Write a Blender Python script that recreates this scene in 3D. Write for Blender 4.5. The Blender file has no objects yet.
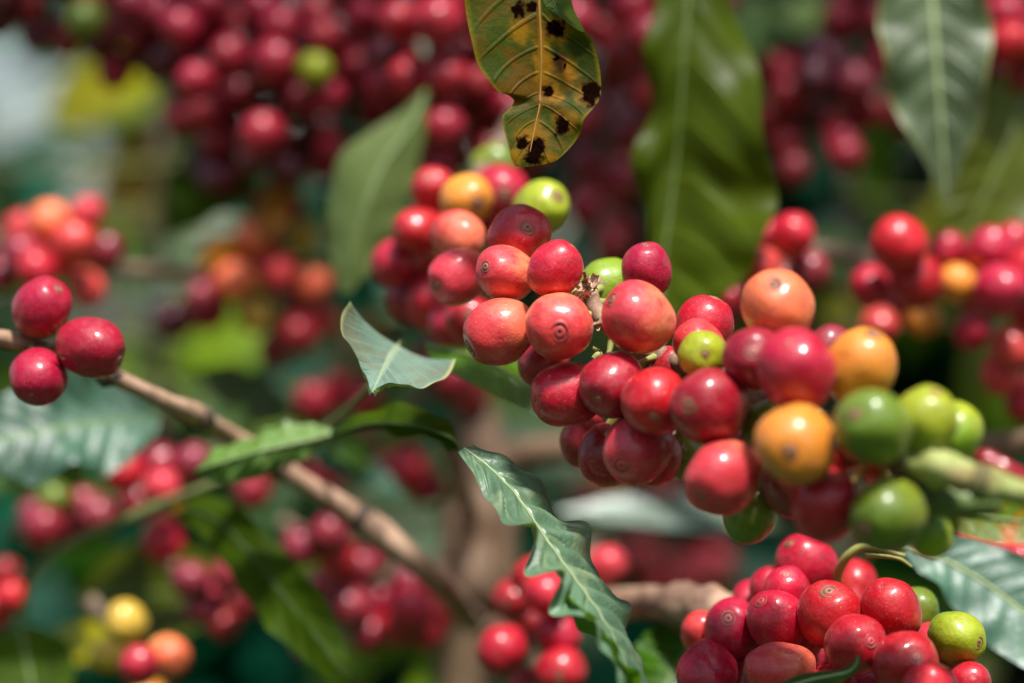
import bpy, math, random
from mathutils import Vector, Matrix, noise
from math import sin, cos, pi, radians, sqrt

# ------------------------------------------------------------------ camera, world, sun, exposure
S = bpy.context.scene
C = S.collection
F = 2418.0            # pixels per unit of tangent at 1024 px wide (85 mm on a 36 mm sensor)
CZ = 1.4              # camera height, metres
FOCUS = 0.583
SUN_EL, SUN_AZ = radians(66), radians(160)    # azimuth clockwise from +Y (the view direction)

cam_d = bpy.data.cameras.new('camera'); cam = bpy.data.objects.new('camera', cam_d); C.objects.link(cam)
cam.location = (0, 0, CZ); cam.rotation_euler = (radians(90), 0, 0)
cam_d.lens = 85; cam_d.sensor_width = 36; cam_d.clip_start = 0.02; cam_d.clip_end = 3000
cam_d.dof.use_dof = True; cam_d.dof.focus_distance = FOCUS; cam_d.dof.aperture_fstop = 3.8
S.camera = cam

W = bpy.data.worlds.new('World'); S.world = W; W.use_nodes = True
wn = W.node_tree; sky = wn.nodes.new('ShaderNodeTexSky'); sky.sky_type = 'NISHITA'
sky.sun_disc = False; sky.sun_elevation = SUN_EL; sky.sun_rotation = SUN_AZ
sky.air_density = 1.3; sky.dust_density = 3.0; sky.ozone_density = 1.0
bg = wn.nodes['Background']; wn.links.new(sky.outputs[0], bg.inputs[0]); bg.inputs[1].default_value = 0.095

sd = bpy.data.lights.new('sun', 'SUN'); sd.energy = 4.6; sd.angle = radians(6); sd.color = (1.0, 0.965, 0.925)
sun = bpy.data.objects.new('sun', sd); C.objects.link(sun)
sdir = Vector((sin(SUN_AZ)*cos(SUN_EL), cos(SUN_AZ)*cos(SUN_EL), sin(SUN_EL)))
sun.rotation_euler = sdir.to_track_quat('Z', 'Y').to_euler(); sun.location = (0, 0, 6)

S.view_settings.view_transform = 'Standard'; S.view_settings.look = 'None'
S.view_settings.exposure = 0.66; S.view_settings.gamma = 1
S.view_settings.use_curve_mapping = False
S.render.engine = 'CYCLES'
S.cycles.use_denoising = True
S.cycles.max_bounces = 8; S.cycles.transparent_max_bounces = 8
S.cycles.caustics_reflective = False; S.cycles.caustics_refractive = False

R = random.Random(11)

def P(px, py, D):
    return Vector(((px-512)/F*D, D, CZ+(341.5-py)/F*D))

# ------------------------------------------------------------------ materials
class NT:
    def __init__(s, name):
        s.m = bpy.data.materials.new(name); s.m.use_nodes = True
        s.t = s.m.node_tree; s.t.nodes.clear()
        s.out = s.n('ShaderNodeOutputMaterial')
    def n(s, ty, **kw):
        x = s.t.nodes.new(ty)
        for k, v in kw.items(): setattr(x, k, v)
        return x
    def l(s, a, b): s.t.links.new(a, b)
    def val(s, x, inp):
        if isinstance(x, (int, float)): inp.default_value = x
        elif isinstance(x, tuple): inp.default_value = (x+(1,)) if len(x) == 3 else x
        else: s.l(x, inp)
    def math(s, op, a, b=0.0, c=None, clamp=False):
        x = s.n('ShaderNodeMath', operation=op); x.use_clamp = clamp
        s.val(a, x.inputs[0]); s.val(b, x.inputs[1])
        if c is not None: s.val(c, x.inputs[2])
        return x.outputs[0]
    def mix(s, f, a, b, mode='MIX'):
        x = s.n('ShaderNodeMix', data_type='RGBA', blend_type=mode)
        s.val(f, x.inputs[0]); s.val(a, x.inputs[6]); s.val(b, x.inputs[7])
        return x.outputs[2]
    def noise(s, scale, detail=3, vec=None, rough=0.55, dist=0.0):
        x = s.n('ShaderNodeTexNoise'); x.inputs['Scale'].default_value = scale
        x.inputs['Detail'].default_value = detail; x.inputs['Roughness'].default_value = rough
        x.inputs['Distortion'].default_value = dist
        if vec is not None: s.l(vec, x.inputs['Vector'])
        return x.outputs['Fac']
    def ss(s, x, lo, hi):
        r = s.n('ShaderNodeMapRange', interpolation_type='SMOOTHSTEP')
        s.val(x, r.inputs[0]); r.inputs[1].default_value = lo; r.inputs[2].default_value = hi
        return r.outputs[0]

def rndvec(nt, coord):
    """object coordinates shifted by a per-object random so repeats differ"""
    oi = nt.n('ShaderNodeObjectInfo')
    a = nt.n('ShaderNodeVectorMath', operation='MULTIPLY_ADD')
    nt.l(oi.outputs['Random'], a.inputs[0]); a.inputs[1].default_value = (37.0, 91.0, 53.0); nt.l(coord, a.inputs[2])
    return a.outputs[0], oi.outputs['Random']

def cherry_mat(name, c1, c2, lo, hi, patch=0.5, rough=0.36):
    """c1 skin colour, c2 colour near the stalk end and in the less ripe patches"""
    t = NT(name)
    tc = t.n('ShaderNodeTexCoord').outputs['Object']
    v, rnd = rndvec(t, tc)
    sep = t.n('ShaderNodeSeparateXYZ'); t.l(tc, sep.inputs[0])
    z = sep.outputs[2]
    n1 = t.noise(1.3, 3, v); n2 = t.noise(5.0, 4, v, 0.6)
    zz = t.math('ADD', z, t.math('MULTIPLY', t.math('SUBTRACT', n1, 0.5), patch*4))
    zz = t.math('ADD', zz, t.math('MULTIPLY', t.math('SUBTRACT', n2, 0.5), 0.5))
    f = t.math('SUBTRACT', 1.0, t.ss(zz, lo, hi))
    col = t.mix(f, c1, c2)
    dk = tuple(c*0.5 for c in c1)
    col = t.mix(t.math('MULTIPLY', t.ss(t.noise(2.6, 5, v, 0.65), 0.50, 0.72), 0.55), col, dk)
    hs = t.n('ShaderNodeHueSaturation'); t.l(col, hs.inputs['Color'])
    t.l(t.math('ADD', t.math('MULTIPLY', rnd, 0.35), 0.80), hs.inputs['Value'])
    t.l(t.math('ADD', t.math('MULTIPLY', t.math('FRACT', t.math('MULTIPLY', rnd, 7.0)), 0.010), 0.496), hs.inputs['Hue'])
    col = hs.outputs[0]
    # waxy bloom in soft patches and pale speckles
    bloom = t.math('MULTIPLY', t.ss(t.noise(1.9, 6, v, 0.7), 0.50, 0.66), 0.10)
    col = t.mix(bloom, col, t.mix(0.55, c1, (0.80, 0.38, 0.34)))
    vo = t.n('ShaderNodeTexVoronoi'); vo.inputs['Scale'].default_value = 11.0; t.l(v, vo.inputs['Vector'])
    sp = t.math('SUBTRACT', 1.0, t.ss(vo.outputs['Distance'], 0.08, 0.17))
    sp = t.math('MULTIPLY', sp, t.ss(t.noise(3.0, 2, v), 0.40, 0.55))
    col = t.mix(t.math('MULTIPLY', sp, 0.55), col, (0.75, 0.55, 0.42))
    dn = t.ss(t.noise(9.0, 4, v, 0.7, 1.5), 0.66, 0.72)
    col = t.mix(t.math('MULTIPLY', dn, 0.6), col, (0.09, 0.02, 0.012))
    mp = t.n('ShaderNodeMapping'); t.l(v, mp.inputs[0]); mp.inputs['Scale'].default_value = (9, 1.3, 1.6); mp.inputs['Rotation'].default_value = (0.4, 0.7, 0.3)
    sc = t.math('MULTIPLY', t.ss(t.noise(2.4, 5, mp.outputs[0], 0.7), 0.66, 0.70), t.ss(t.noise(1.6, 2, v), 0.50, 0.62))
    col = t.mix(t.math('MULTIPLY', sc, 0.5), col, (0.45, 0.20, 0.12))
    b = t.n('ShaderNodeBsdfPrincipled'); t.l(col, b.inputs['Base Color'])
    rr = t.math('ADD', t.math('MULTIPLY', t.noise(3.0, 4, v, 0.65), 0.40), rough-0.10)
    t.l(rr, b.inputs['Roughness']); b.inputs['Specular IOR Level'].default_value = 0.28
    b.inputs['Sheen Weight'].default_value = 0.05; b.inputs['Sheen Roughness'].default_value = 0.4; b.inputs['Sheen Tint'].default_value = (1, 0.85, 0.8, 1)
    b.inputs['Coat Weight'].default_value = 0.6; t.l(t.math('ADD', t.math('MULTIPLY', t.ss(t.noise(4.5, 5, v, 0.7), 0.32, 0.68), 0.32), 0.05), b.inputs['Coat Roughness'])
    b.inputs['Subsurface Weight'].default_value = 0.08
    b.inputs['Subsurface Radius'].default_value = (1.0, 0.35, 0.2); b.inputs['Subsurface Scale'].default_value = 0.0025
    bu = t.n('ShaderNodeBump'); bu.inputs['Strength'].default_value = 0.4; bu.inputs['Distance'].default_value = 0.0008
    h = t.math('ADD', t.noise(3.2, 3, v), t.math('MULTIPLY', t.noise(17.0, 4, v, 0.65), 0.5))
    t.l(h, bu.inputs['Height']); t.l(bu.outputs[0], b.inputs['Normal'])
    t.l(b.outputs[0], t.out.inputs[0])
    return t.m

CM = {
 'red':     cherry_mat('cherry_skin_red',     (0.48,0.003,0.026), (0.62,0.05,0.03), -1.25, -0.15, 0.45),
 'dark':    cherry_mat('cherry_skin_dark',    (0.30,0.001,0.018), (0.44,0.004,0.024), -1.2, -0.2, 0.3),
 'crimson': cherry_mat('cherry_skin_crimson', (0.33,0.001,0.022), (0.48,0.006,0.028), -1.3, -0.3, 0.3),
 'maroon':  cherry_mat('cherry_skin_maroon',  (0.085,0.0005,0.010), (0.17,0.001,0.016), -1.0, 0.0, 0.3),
 'scarlet': cherry_mat('cherry_skin_scarlet', (0.64,0.036,0.045), (0.80,0.15,0.08), -0.75, 0.45, 0.5),
 'blush':   cherry_mat('cherry_skin_blush',   (0.66,0.038,0.046), (0.84,0.24,0.10), -0.55, 0.8, 0.55),
 'peach':   cherry_mat('cherry_skin_peach',   (0.86,0.15,0.065), (0.88,0.38,0.10), -0.6, 0.6, 0.3),
 'orange':  cherry_mat('cherry_skin_orange',  (0.74,0.25,0.022), (0.66,0.38,0.03), -0.7, 0.5, 0.3),
 'yellow':  cherry_mat('cherry_skin_yellow',  (0.62,0.40,0.045), (0.42,0.38,0.05), -0.7, 0.5, 0.3),
 'lime':    cherry_mat('cherry_skin_lime',    (0.30,0.35,0.008), (0.17,0.28,0.008), -0.6, 0.6, 0.3),
 'green':   cherry_mat('cherry_skin_green',   (0.105,0.170,0.005), (0.20,0.25,0.012), -0.7, 0.5, 0.3),
 'pink':    cherry_mat('cherry_skin_pink',    (0.27,0.015,0.038), (0.50,0.12,0.12), -0.9, 0.4, 0.5, 0.30),
}

def navel_mat(name, button, groove, centre):
    t = NT(name)
    tc = t.n('ShaderNodeTexCoord').outputs['Object']
    sep = t.n('ShaderNodeSeparateXYZ'); t.l(tc, sep.inputs[0])
    r = t.math('SQRT', t.math('ADD', t.math('POWER', sep.outputs[0], 2.0), t.math('POWER', sep.outputs[1], 2.0)))
    v, rnd = rndvec(t, tc)
    r = t.math('ADD', r, t.math('MULTIPLY', t.math('SUBTRACT', t.noise(7.0, 4, v, 0.7), 0.5), 0.11))
    cr = t.n('ShaderNodeValToRGB'); t.l(t.math('MULTIPLY', r, 3.4), cr.inputs[0])
    e = cr.color_ramp.elements
    e[0].position = 0.10; e[0].color = (*centre, 1); e[1].position = 0.22; e[1].color = (*button, 1)
    for p_, c_ in ((0.48, button), (0.56, groove), (0.68, groove), (0.80, tuple(b_*0.8 for b_ in button))):
        x = e.new(p_); x.color = (*c_, 1)
    b = t.n('ShaderNodeBsdfPrincipled'); t.l(cr.outputs[0], b.inputs['Base Color']); b.inputs['Roughness'].default_value = 0.55
    t.l(b.outputs[0], t.out.inputs[0]); return t.m
NM = {
 'red': navel_mat('navel_red', (0.50,0.06,0.06), (0.16,0.012,0.018), (0.10,0.015,0.015)),
 'brown': navel_mat('navel_brown', (0.26,0.10,0.05), (0.09,0.03,0.02), (0.035,0.018,0.014)),
 'pale': navel_mat('navel_pale', (0.50,0.17,0.14), (0.15,0.02,0.025), (0.06,0.015,0.015)),
}

def leaf_mat(name, top, under, vein, lat=0.6, rough=0.38, trans=0.3, blotch=None, spots=None, nlat=9, gloss=0.5, edge=None, coat=0.0, sat=1.35):
    t = NT(name)
    uv = t.n('ShaderNodeUVMap').outputs[0]
    sep = t.n('ShaderNodeSeparateXYZ'); t.l(uv, sep.inputs[0])
    u = sep.outputs[0]; v = t.math('ABSOLUTE', t.math('SUBTRACT', t.math('MULTIPLY', sep.outputs[1], 2.0), 1.0))
    tc = t.n('ShaderNodeTexCoord').outputs['Object']
    oc, rnd = rndvec(t, tc)
    ph = t.math('SUBTRACT', t.math('MULTIPLY', u, float(nlat)), t.math('MULTIPLY', t.math('POWER', v, 1.3), 1.5))
    ph = t.math('ADD', ph, t.math('MULTIPLY', t.noise(60, 2, oc), 0.25))
    fr = t.math('ABSOLUTE', t.math('SUBTRACT', t.math('FRACT', ph), 0.5))    # 0 on the vein
    latm = t.math('SUBTRACT', 1.0, t.ss(fr, 0.02, 0.10))
    latm = t.math('MULTIPLY', latm, t.math('SUBTRACT', 1.0, t.ss(v, 0.7, 1.0)))
    midm = t.math('SUBTRACT', 1.0, t.ss(v, 0.03, 0.08))
    fine = t.ss(t.noise(700, 3, oc, 0.6, 1.0), 0.55, 0.7)
    big = t.noise(38, 4, oc, 0.6)
    dk = tuple(c*0.62 for c in top)
    col = t.mix(t.ss(big, 0.35, 0.65), dk, top)
    if blotch:
        col = t.mix(t.math('MULTIPLY', t.ss(t.noise(45, 5, oc, 0.65), 0.50, 0.60), 0.9), col, blotch)
    col = t.mix(t.math('MULTIPLY', fine, 0.25), col, vein)
    col = t.mix(t.math('MULTIPLY', latm, lat), col, vein)
    col = t.mix(midm, col, vein)
    if edge: col = t.mix(t.ss(v, 0.90, 1.0), col, edge)
    rough_extra = None
    spotf = None
    if spots:
        nz = t.n('ShaderNodeTexNoise'); nz.inputs['Scale'].default_value = 420; nz.inputs['Detail'].default_value = 4; t.l(tc, nz.inputs['Vector'])
        off = t.n('ShaderNodeVectorMath', operation='MULTIPLY_ADD'); t.l(nz.outputs['Color'], off.inputs[0])
        off.inputs[1].default_value = (0.0048,)*3; t.l(tc, off.inputs[2])
        for kind, pts in spots:
            f = None
            for (cx, cz, rr, asp) in pts:
                sub = t.n('ShaderNodeVectorMath', operation='SUBTRACT'); t.l(off.outputs[0], sub.inputs[0])
                sub.inputs[1].default_value = (cx+0.0024, 0, cz+0.0024)
                sc = t.n('ShaderNodeVectorMath', operation='MULTIPLY'); t.l(sub.outputs[0], sc.inputs[0]); sc.inputs[1].default_value = (1, 0, 1/asp)
                ln = t.n('ShaderNodeVectorMath', operation='LENGTH'); t.l(sc.outputs[0], ln.inputs[0])
                k = t.math('SUBTRACT', 1.0, t.ss(ln.outputs['Value'], rr*(0.66 if kind == 'k' else 0.2), rr*1.05))
                f = k if f is None else t.math('MAXIMUM', f, k)
            if kind == 'h':
                col = t.mix(t.math('MULTIPLY', f, 0.9), col, (0.055, 0.018, 0.006))
            elif kind == 'o':
                col = t.mix(t.math('MULTIPLY', f, 0.85), col, t.mix(t.noise(300, 4, tc), (0.27, 0.070, 0.003), (0.22, 0.16, 0.005)))
            else:
                col = t.mix(f, col, t.mix(t.noise(900, 3, tc), (0.001, 0.0006, 0.0006), (0.008, 0.004, 0.003)))
                spotf = f
    geo = t.n('ShaderNodeNewGeometry')
    unc = t.mix(t.math('MULTIPLY', latm, 0.6), t.mix(t.ss(big, 0.3, 0.7), tuple(c*0.8 for c in under), under), tuple(min(1, c*1.35) for c in under))
    if not spots: col = t.mix(geo.outputs['Backfacing'], col, unc)
    hs = t.n('ShaderNodeHueSaturation'); t.l(col, hs.inputs['Color'])
    t.l(t.math('ADD', t.math('MULTIPLY', rnd, 0.4), 0.8), hs.inputs['Value']); hs.inputs['Saturation'].default_value = sat; col = hs.outputs[0]
    b = t.n('ShaderNodeBsdfPrincipled'); t.l(col, b.inputs['Base Color'])
    b.inputs['Coat Weight'].default_value = coat; b.inputs['Coat Roughness'].default_value = 0.14
    t.l(t.math('ADD', t.math('MULTIPLY', t.noise(150, 3, oc), 0.3), rough-0.15), b.inputs['Roughness'])
    b.inputs['Specular IOR Level'].default_value = gloss
    tr = t.n('ShaderNodeBsdfTranslucent')
    trc = t.mix(1.0, col, (1.0, 1.0, 0.45), 'MULTIPLY')
    hs2 = t.n('ShaderNodeHueSaturation'); t.l(trc, hs2.inputs['Color']); hs2.inputs['Value'].default_value = 1.5
    t.l(hs2.outputs[0], tr.inputs['Color'])
    bu = t.n('ShaderNodeBump'); bu.inputs['Strength'].default_value = 0.5; bu.inputs['Distance'].default_value = 0.0006
    h = t.math('SUBTRACT', t.noise(500, 4, oc, 0.6), t.math('MULTIPLY', t.math('MAXIMUM', latm, midm), 0.9))
    t.l(h, bu.inputs['Height']); t.l(bu.outputs[0], b.inputs['Normal'])
    mx = t.n('ShaderNodeMixShader'); mx.inputs[0].default_value = trans
    if spotf is not None: t.l(t.math('MULTIPLY', t.math('SUBTRACT', 1.0, spotf), gloss), b.inputs['Specular IOR Level'])
    if spotf is not None: t.l(t.math('MULTIPLY', t.math('SUBTRACT', 1.0, spotf), trans), mx.inputs[0])
    t.l(b.outputs[0], mx.inputs[1]); t.l(tr.outputs[0], mx.inputs[2]); t.l(mx.outputs[0], t.out.inputs[0])
    return t.m

LM = {
 'mid':   leaf_mat('leaf_green', (0.050,0.125,0.020), (0.17,0.25,0.10), (0.17,0.24,0.09)),
 'teal':  leaf_mat('leaf_teal_green', (0.014,0.078,0.046), (0.03,0.11,0.06), (0.05,0.13,0.07), gloss=0.3, rough=0.42, lat=0.3, trans=0.2),
 'pale':  leaf_mat('leaf_pale_waxy', (0.12,0.19,0.075), (0.17,0.28,0.06), (0.28,0.34,0.15), gloss=0.5, rough=0.45),
 'dark':  leaf_mat('leaf_dark_green', (0.028,0.070,0.018), (0.06,0.11,0.03), (0.06,0.11,0.03)),
 'under': leaf_mat('leaf_underside_dark', (0.075,0.130,0.016), (0.075,0.130,0.016), (0.07,0.12,0.02), lat=0.12, trans=0.42, gloss=0.12, rough=0.6),
 'olive': leaf_mat('leaf_olive', (0.13,0.16,0.014), (0.16,0.19,0.02), (0.17,0.19,0.03), trans=0.45),
 'soft':  leaf_mat('leaf_soft_green', (0.115,0.185,0.045), (0.16,0.24,0.07), (0.19,0.26,0.09), lat=0.35, gloss=0.6),
 'hang':  leaf_mat('leaf_hanging_green', (0.058,0.080,0.012), (0.070,0.098,0.018), (0.085,0.12,0.018), lat=0.45, gloss=0.22, trans=0.4, blotch=(0.085,0.105,0.012)),
 'glossy': leaf_mat('leaf_glossy_teal', (0.065,0.12,0.085), (0.10,0.18,0.05), (0.16,0.23,0.14), lat=0.25, gloss=0.8, rough=0.45, trans=0.1),
 'curled': leaf_mat('leaf_curled_grey', (0.14,0.23,0.17), (0.12,0.21,0.04), (0.22,0.30,0.21), sat=1.0, gloss=0.7, rough=0.45, lat=0.55, trans=0.08, nlat=8, edge=(0.36,0.38,0.16), blotch=(0.13,0.15,0.09)),
 'redgreen': leaf_mat('leaf_red_green', (0.12,0.20,0.02), (0.12,0.20,0.03), (0.45,0.12,0.02), gloss=0.4, lat=0.4, trans=0.35, blotch=(0.60,0.13,0.02)),
 'softl': leaf_mat('leaf_soft_pale', (0.12,0.17,0.045), (0.13,0.18,0.05), (0.14,0.19,0.06), gloss=0.2, lat=0.15, trans=0.3, sat=1.0),
 'softl2': leaf_mat('leaf_pale_green', (0.12,0.175,0.075), (0.15,0.22,0.07), (0.19,0.25,0.10), gloss=0.35, lat=0.4, trans=0.25, sat=1.0, edge=(0.26,0.27,0.08)),
 'wavy': leaf_mat('leaf_wavy_grey_green', (0.095,0.180,0.100), (0.12,0.21,0.03), (0.18,0.26,0.13), sat=1.0, gloss=0.6, rough=0.40, lat=0.45, trans=0.15, blotch=(0.16,0.22,0.12)),
 'glare': leaf_mat('leaf_pale_glare', (0.26,0.36,0.29), (0.26,0.36,0.28), (0.3,0.4,0.3), gloss=1.0, rough=0.36, lat=0.2, trans=0.15, coat=1.0, sat=1.0),  # base colour paled to paint in white sun glare
 'lime':  leaf_mat('leaf_lime', (0.22,0.36,0.02), (0.26,0.40,0.03), (0.3,0.42,0.06), trans=0.45),
 'yellow':leaf_mat('leaf_yellowing', (0.48,0.42,0.02), (0.5,0.42,0.03), (0.5,0.45,0.08), trans=0.45),
 'orange':leaf_mat('leaf_orange', (0.42,0.16,0.012), (0.42,0.16,0.015), (0.5,0.3,0.05), trans=0.4),
 'bright':leaf_mat('leaf_underside_bright', (0.11,0.22,0.025), (0.12,0.24,0.03), (0.2,0.32,0.06), lat=0.3),
 'rust':  leaf_mat('leaf_rusty_patches', (0.10,0.17,0.11), (0.10,0.19,0.03), (0.24,0.30,0.16), gloss=0.6, sat=1.0, rough=0.45, lat=0.35, trans=0.12, blotch=(0.22,0.24,0.13)),
}

def bark_mat(name, c1, c2, c3, scale=180):
    t = NT(name); tc = t.n('ShaderNodeTexCoord').outputs['Object']
    mp = t.n('ShaderNodeMapping'); t.l(tc, mp.inputs[0]); mp.inputs['Scale'].default_value = (1, 1, 0.45)
    n1 = t.noise(scale, 5, mp.outputs[0], 0.65); n2 = t.noise(scale*0.25, 4, tc, 0.6, 1.0)
    col = t.mix(t.ss(n1, 0.35, 0.65), c1, c2)
    col = t.mix(t.math('MULTIPLY', t.ss(n2, 0.50, 0.62), 0.8), col, c3)
    b = t.n('ShaderNodeBsdfPrincipled'); t.l(col, b.inputs['Base Color']); b.inputs['Roughness'].default_value = 0.75
    bu = t.n('ShaderNodeBump'); bu.inputs['Strength'].default_value = 0.8; bu.inputs['Distance'].default_value = 0.001
    t.l(n1, bu.inputs['Height']); t.l(bu.outputs[0], b.inputs['Normal']); t.l(b.outputs[0], t.out.inputs[0]); return t.m
BK = {
 'tan': bark_mat('bark_tan', (0.27,0.155,0.095), (0.42,0.27,0.175), (0.13,0.07,0.045)),
 'brown': bark_mat('bark_brown', (0.12,0.075,0.045), (0.22,0.15,0.10), (0.07,0.045,0.03)),
 'trunk': bark_mat('bark_trunk', (0.15,0.090,0.050), (0.27,0.17,0.10), (0.08,0.045,0.026), 90),
 'green': bark_mat('stem_green', (0.20,0.24,0.05), (0.34,0.36,0.12), (0.22,0.15,0.05)),
 'olive': bark_mat('stem_olive', (0.10,0.13,0.035), (0.17,0.20,0.06), (0.12,0.09,0.03)),
 'ring': bark_mat('bark_dark_ring', (0.06,0.035,0.025), (0.12,0.075,0.05), (0.03,0.02,0.015)),
 'dry': bark_mat('dry_bract', (0.36,0.20,0.12), (0.55,0.38,0.26), (0.10,0.05,0.03), 500),
}
def stalk_mat():
    t = NT('stalk_green'); b = t.n('ShaderNodeBsdfPrincipled'); tc = t.n('ShaderNodeTexCoord').outputs['Object']
    t.l(t.mix(t.noise(4, 3, tc), (0.16,0.22,0.04), (0.40,0.38,0.12)), b.inputs['Base Color']); b.inputs['Roughness'].default_value = 0.5
    t.l(b.outputs[0], t.out.inputs[0]); return t.m
STK = stalk_mat()

# ------------------------------------------------------------------ object helpers
def link(o, parent=None):
    C.objects.link(o)
    if parent is not None: o.parent = parent
    return o
def tag(o, label=None, cat=None, group=None, kind=None):
    if label: o['label'] = label
    if cat: o['category'] = cat
    if group: o['group'] = group
    if kind: o['kind'] = kind
    return o
def thing(name, loc, label, cat, group=None):
    o = bpy.data.objects.new(name, None); o.empty_display_size = 0.01; o.location = loc
    return tag(link(o), label, cat, group)
def mesh_obj(name, verts, faces, mat, parent=None, origin=None, uvs=None, smooth=True):
    me = bpy.data.meshes.new(name)
    if origin is None: origin = Vector(parent.location) if parent is not None else Vector((0, 0, 0))
    me.from_pydata([Vector(v)-origin for v in verts], [], faces); me.update()
    if smooth: me.polygons.foreach_set('use_smooth', [True]*len(me.polygons))
    if uvs is not None:
        ul = me.uv_layers.new(name='UVMap')
        for lp in me.loops: ul.data[lp.index].uv = uvs[lp.vertex_index]
    me.materials.append(mat)
    o = bpy.data.objects.new(name, me)
    link(o, parent)
    if parent is None: o.location = origin
    return o

def catmull(pts, n):
    pts = [Vector(p) for p in pts]
    if len(pts) == 2: return [pts[0].lerp(pts[1], i/(n-1)) for i in range(n)]
    q = [pts[0]*2-pts[1]]+pts+[pts[-1]*2-pts[-2]]
    out = []; m = len(pts)-1
    for i in range(n):
        t = i/(n-1)*m; k = min(int(t), m-1); f = t-k
        a, b, c, d = q[k], q[k+1], q[k+2], q[k+3]
        out.append(0.5*((2*b)+(c-a)*f+(2*a-5*b+4*c-d)*f*f+(3*b-a-3*c+d)*f**3))
    return out

def tube(name, pts, radii, mat, parent, n=None, sides=14, rough=0.08, nodes=(), seed=0):
    """a tapered round stem through pts (world), swelling at the given node positions (0..1)"""
    n = n or max(8, 8*(len(pts)-1))
    cl = catmull(pts, n)
    m = len(radii)-1; verts = []; faces = []
    prev = None
    for i, c in enumerate(cl):
        t = i/(n-1); tan = (cl[min(i+1, n-1)]-cl[max(i-1, 0)]).normalized()
        if prev is None:
            a = tan.orthogonal().normalized()
        else:
            a = (prev-tan*prev.dot(tan)).normalized()
        prev = a; b = tan.cross(a)
        k = min(int(t*m), m-1); r = radii[k]*(1-(t*m-k))+radii[k+1]*(t*m-k)
        for nd in nodes: r *= 1+0.38*math.exp(-((t-nd)*n/2.2)**2)
        for j in range(sides):
            an = 2*pi*j/sides
            rr = r*(1+rough*noise.noise(Vector((cos(an)*1.5+seed, sin(an)*1.5, i*0.55))))
            verts.append(c+a*cos(an)*rr+b*sin(an)*rr)
    for i in range(n-1):
        for j in range(sides):
            faces.append((i*sides+j, i*sides+(j+1) % sides, (i+1)*sides+(j+1) % sides, (i+1)*sides+j))
    verts.append(cl[0]); verts.append(cl[-1])
    for j in range(sides):
        faces.append((len(verts)-2, (j+1) % sides, j)); faces.append((len(verts)-1, (n-1)*sides+j, (n-1)*sides+(j+1) % sides))
    return mesh_obj(name, verts, faces, mat, parent)

FL = [[(1,.2,-.3),(-.6,.7,.1)], [(-.8,-.5,-.2),(.2,1,0)], [(.5,-.8,.2),(-.4,.9,-.5)], [(0,1,.3),(1,-.2,-.5),(-.9,-.1,.1)], [(.7,.7,0),(-.5,-.8,-.3)]]
# unit cherry meshes, stalk end at -Z, navel at +Z
def cherry_mesh(seed, nu, nv):
    vs = [Vector((0, 0, -1))]; fs = []
    for i in range(1, nv):
        th = pi*i/nv
        for j in range(nu):
            ph = 2*pi*j/nu
            r = sin(th)**0.94; z = -cos(th)
            d = Vector((cos(ph)*r*(1+0.03*cos(ph)*((seed % 3)-1)), sin(ph)*r*0.98, z*1.06))
            k = 1+0.065*noise.noise(d*1.3+Vector((seed*7.1, 0, 0)))
            for fx, fy, fz in FL[seed % 5]:                    # sides pressed flat by the neighbours
                q_ = d.normalized().dot(Vector((fx, fy, fz)).normalized())
                if q_ > 0.80: k *= 1-0.10*(q_-0.80)**1.2/0.2**0.2*1.0
            k *= 1+0.012*cos(2*ph+seed)*r                      # the two seeds inside press the skin slightly
            k *= 1-0.05*max(0, z-0.90)/0.10 - 0.03*max(0, -z-0.5)
            vs.append(d*k)
    vs.append(Vector((0, 0, 1.0))); vs[0] = Vector((0, 0, -1.02))
    for j in range(nu): fs.append((0, 1+(j+1) % nu, 1+j))
    for i in range(nv-2):
        for j in range(nu):
            a = 1+i*nu+j; b = 1+i*nu+(j+1) % nu
            fs.append((a, b, b+nu, a+nu))
    L = len(vs)-1; o = 1+(nv-2)*nu
    for j in range(nu): fs.append((o+j, o+(j+1) % nu, L))
    me = bpy.data.meshes.new('cherry'); me.from_pydata(vs, [], fs)
    me.polygons.foreach_set('use_smooth', [True]*len(me.polygons)); me.materials.append(CM['red']); return me
CHI = [cherry_mesh(s, 48, 32) for s in range(5)]
CLO = [cherry_mesh(s, 24, 16) for s in range(4)]
def navel_mesh(seed):
    prof = [(0.0,0.012),(0.03,0.006),(0.06,0.020),(0.10,0.024),(0.135,0.012),(0.16,-0.012),(0.19,-0.010),(0.215,0.014),(0.24,0.016),(0.27,0.0),(0.30,-0.03)]
    nu = 28; vs = [Vector((0, 0, 1.005))]; fs = []
    for k, (r, h) in enumerate(prof[1:]):
        for j in range(nu):
            ph = 2*pi*j/nu; rr = r*(1+0.09*noise.noise(Vector((cos(ph)*1.4, sin(ph)*1.4, seed*3.3))))
            base = 1.0-0.03*(rr/0.3)**2
            vs.append(Vector((cos(ph)*rr, sin(ph)*rr, base+h+0.004)))
    for j in range(nu): fs.append((0, 1+j, 1+(j+1) % nu))
    for i in range(len(prof)-2):
        for j in range(nu):
            a = 1+i*nu+j; b = 1+i*nu+(j+1) % nu; fs.append((a, a+nu, b+nu, b))
    me = bpy.data.meshes.new('navel'); me.from_pydata(vs, [], fs)
    me.polygons.foreach_set('use_smooth', [True]*len(me.polygons)); me.materials.append(NM['red']); return me
NAV = [navel_mesh(s) for s in range(3)]

COLWORD = {'red': None, 'crimson': None, 'dark': 'dark crimson cherry', 'maroon': 'overripe maroon cherry', 'scarlet': 'orange-red cherry',
           'blush': 'half-ripe red and orange cherry', 'peach': 'peach-orange cherry', 'orange': 'orange cherry',
           'yellow': 'yellow cherry', 'lime': 'yellow-green unripe cherry', 'green': 'green unripe cherry', 'pink': 'pale pink cherry'}

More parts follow.
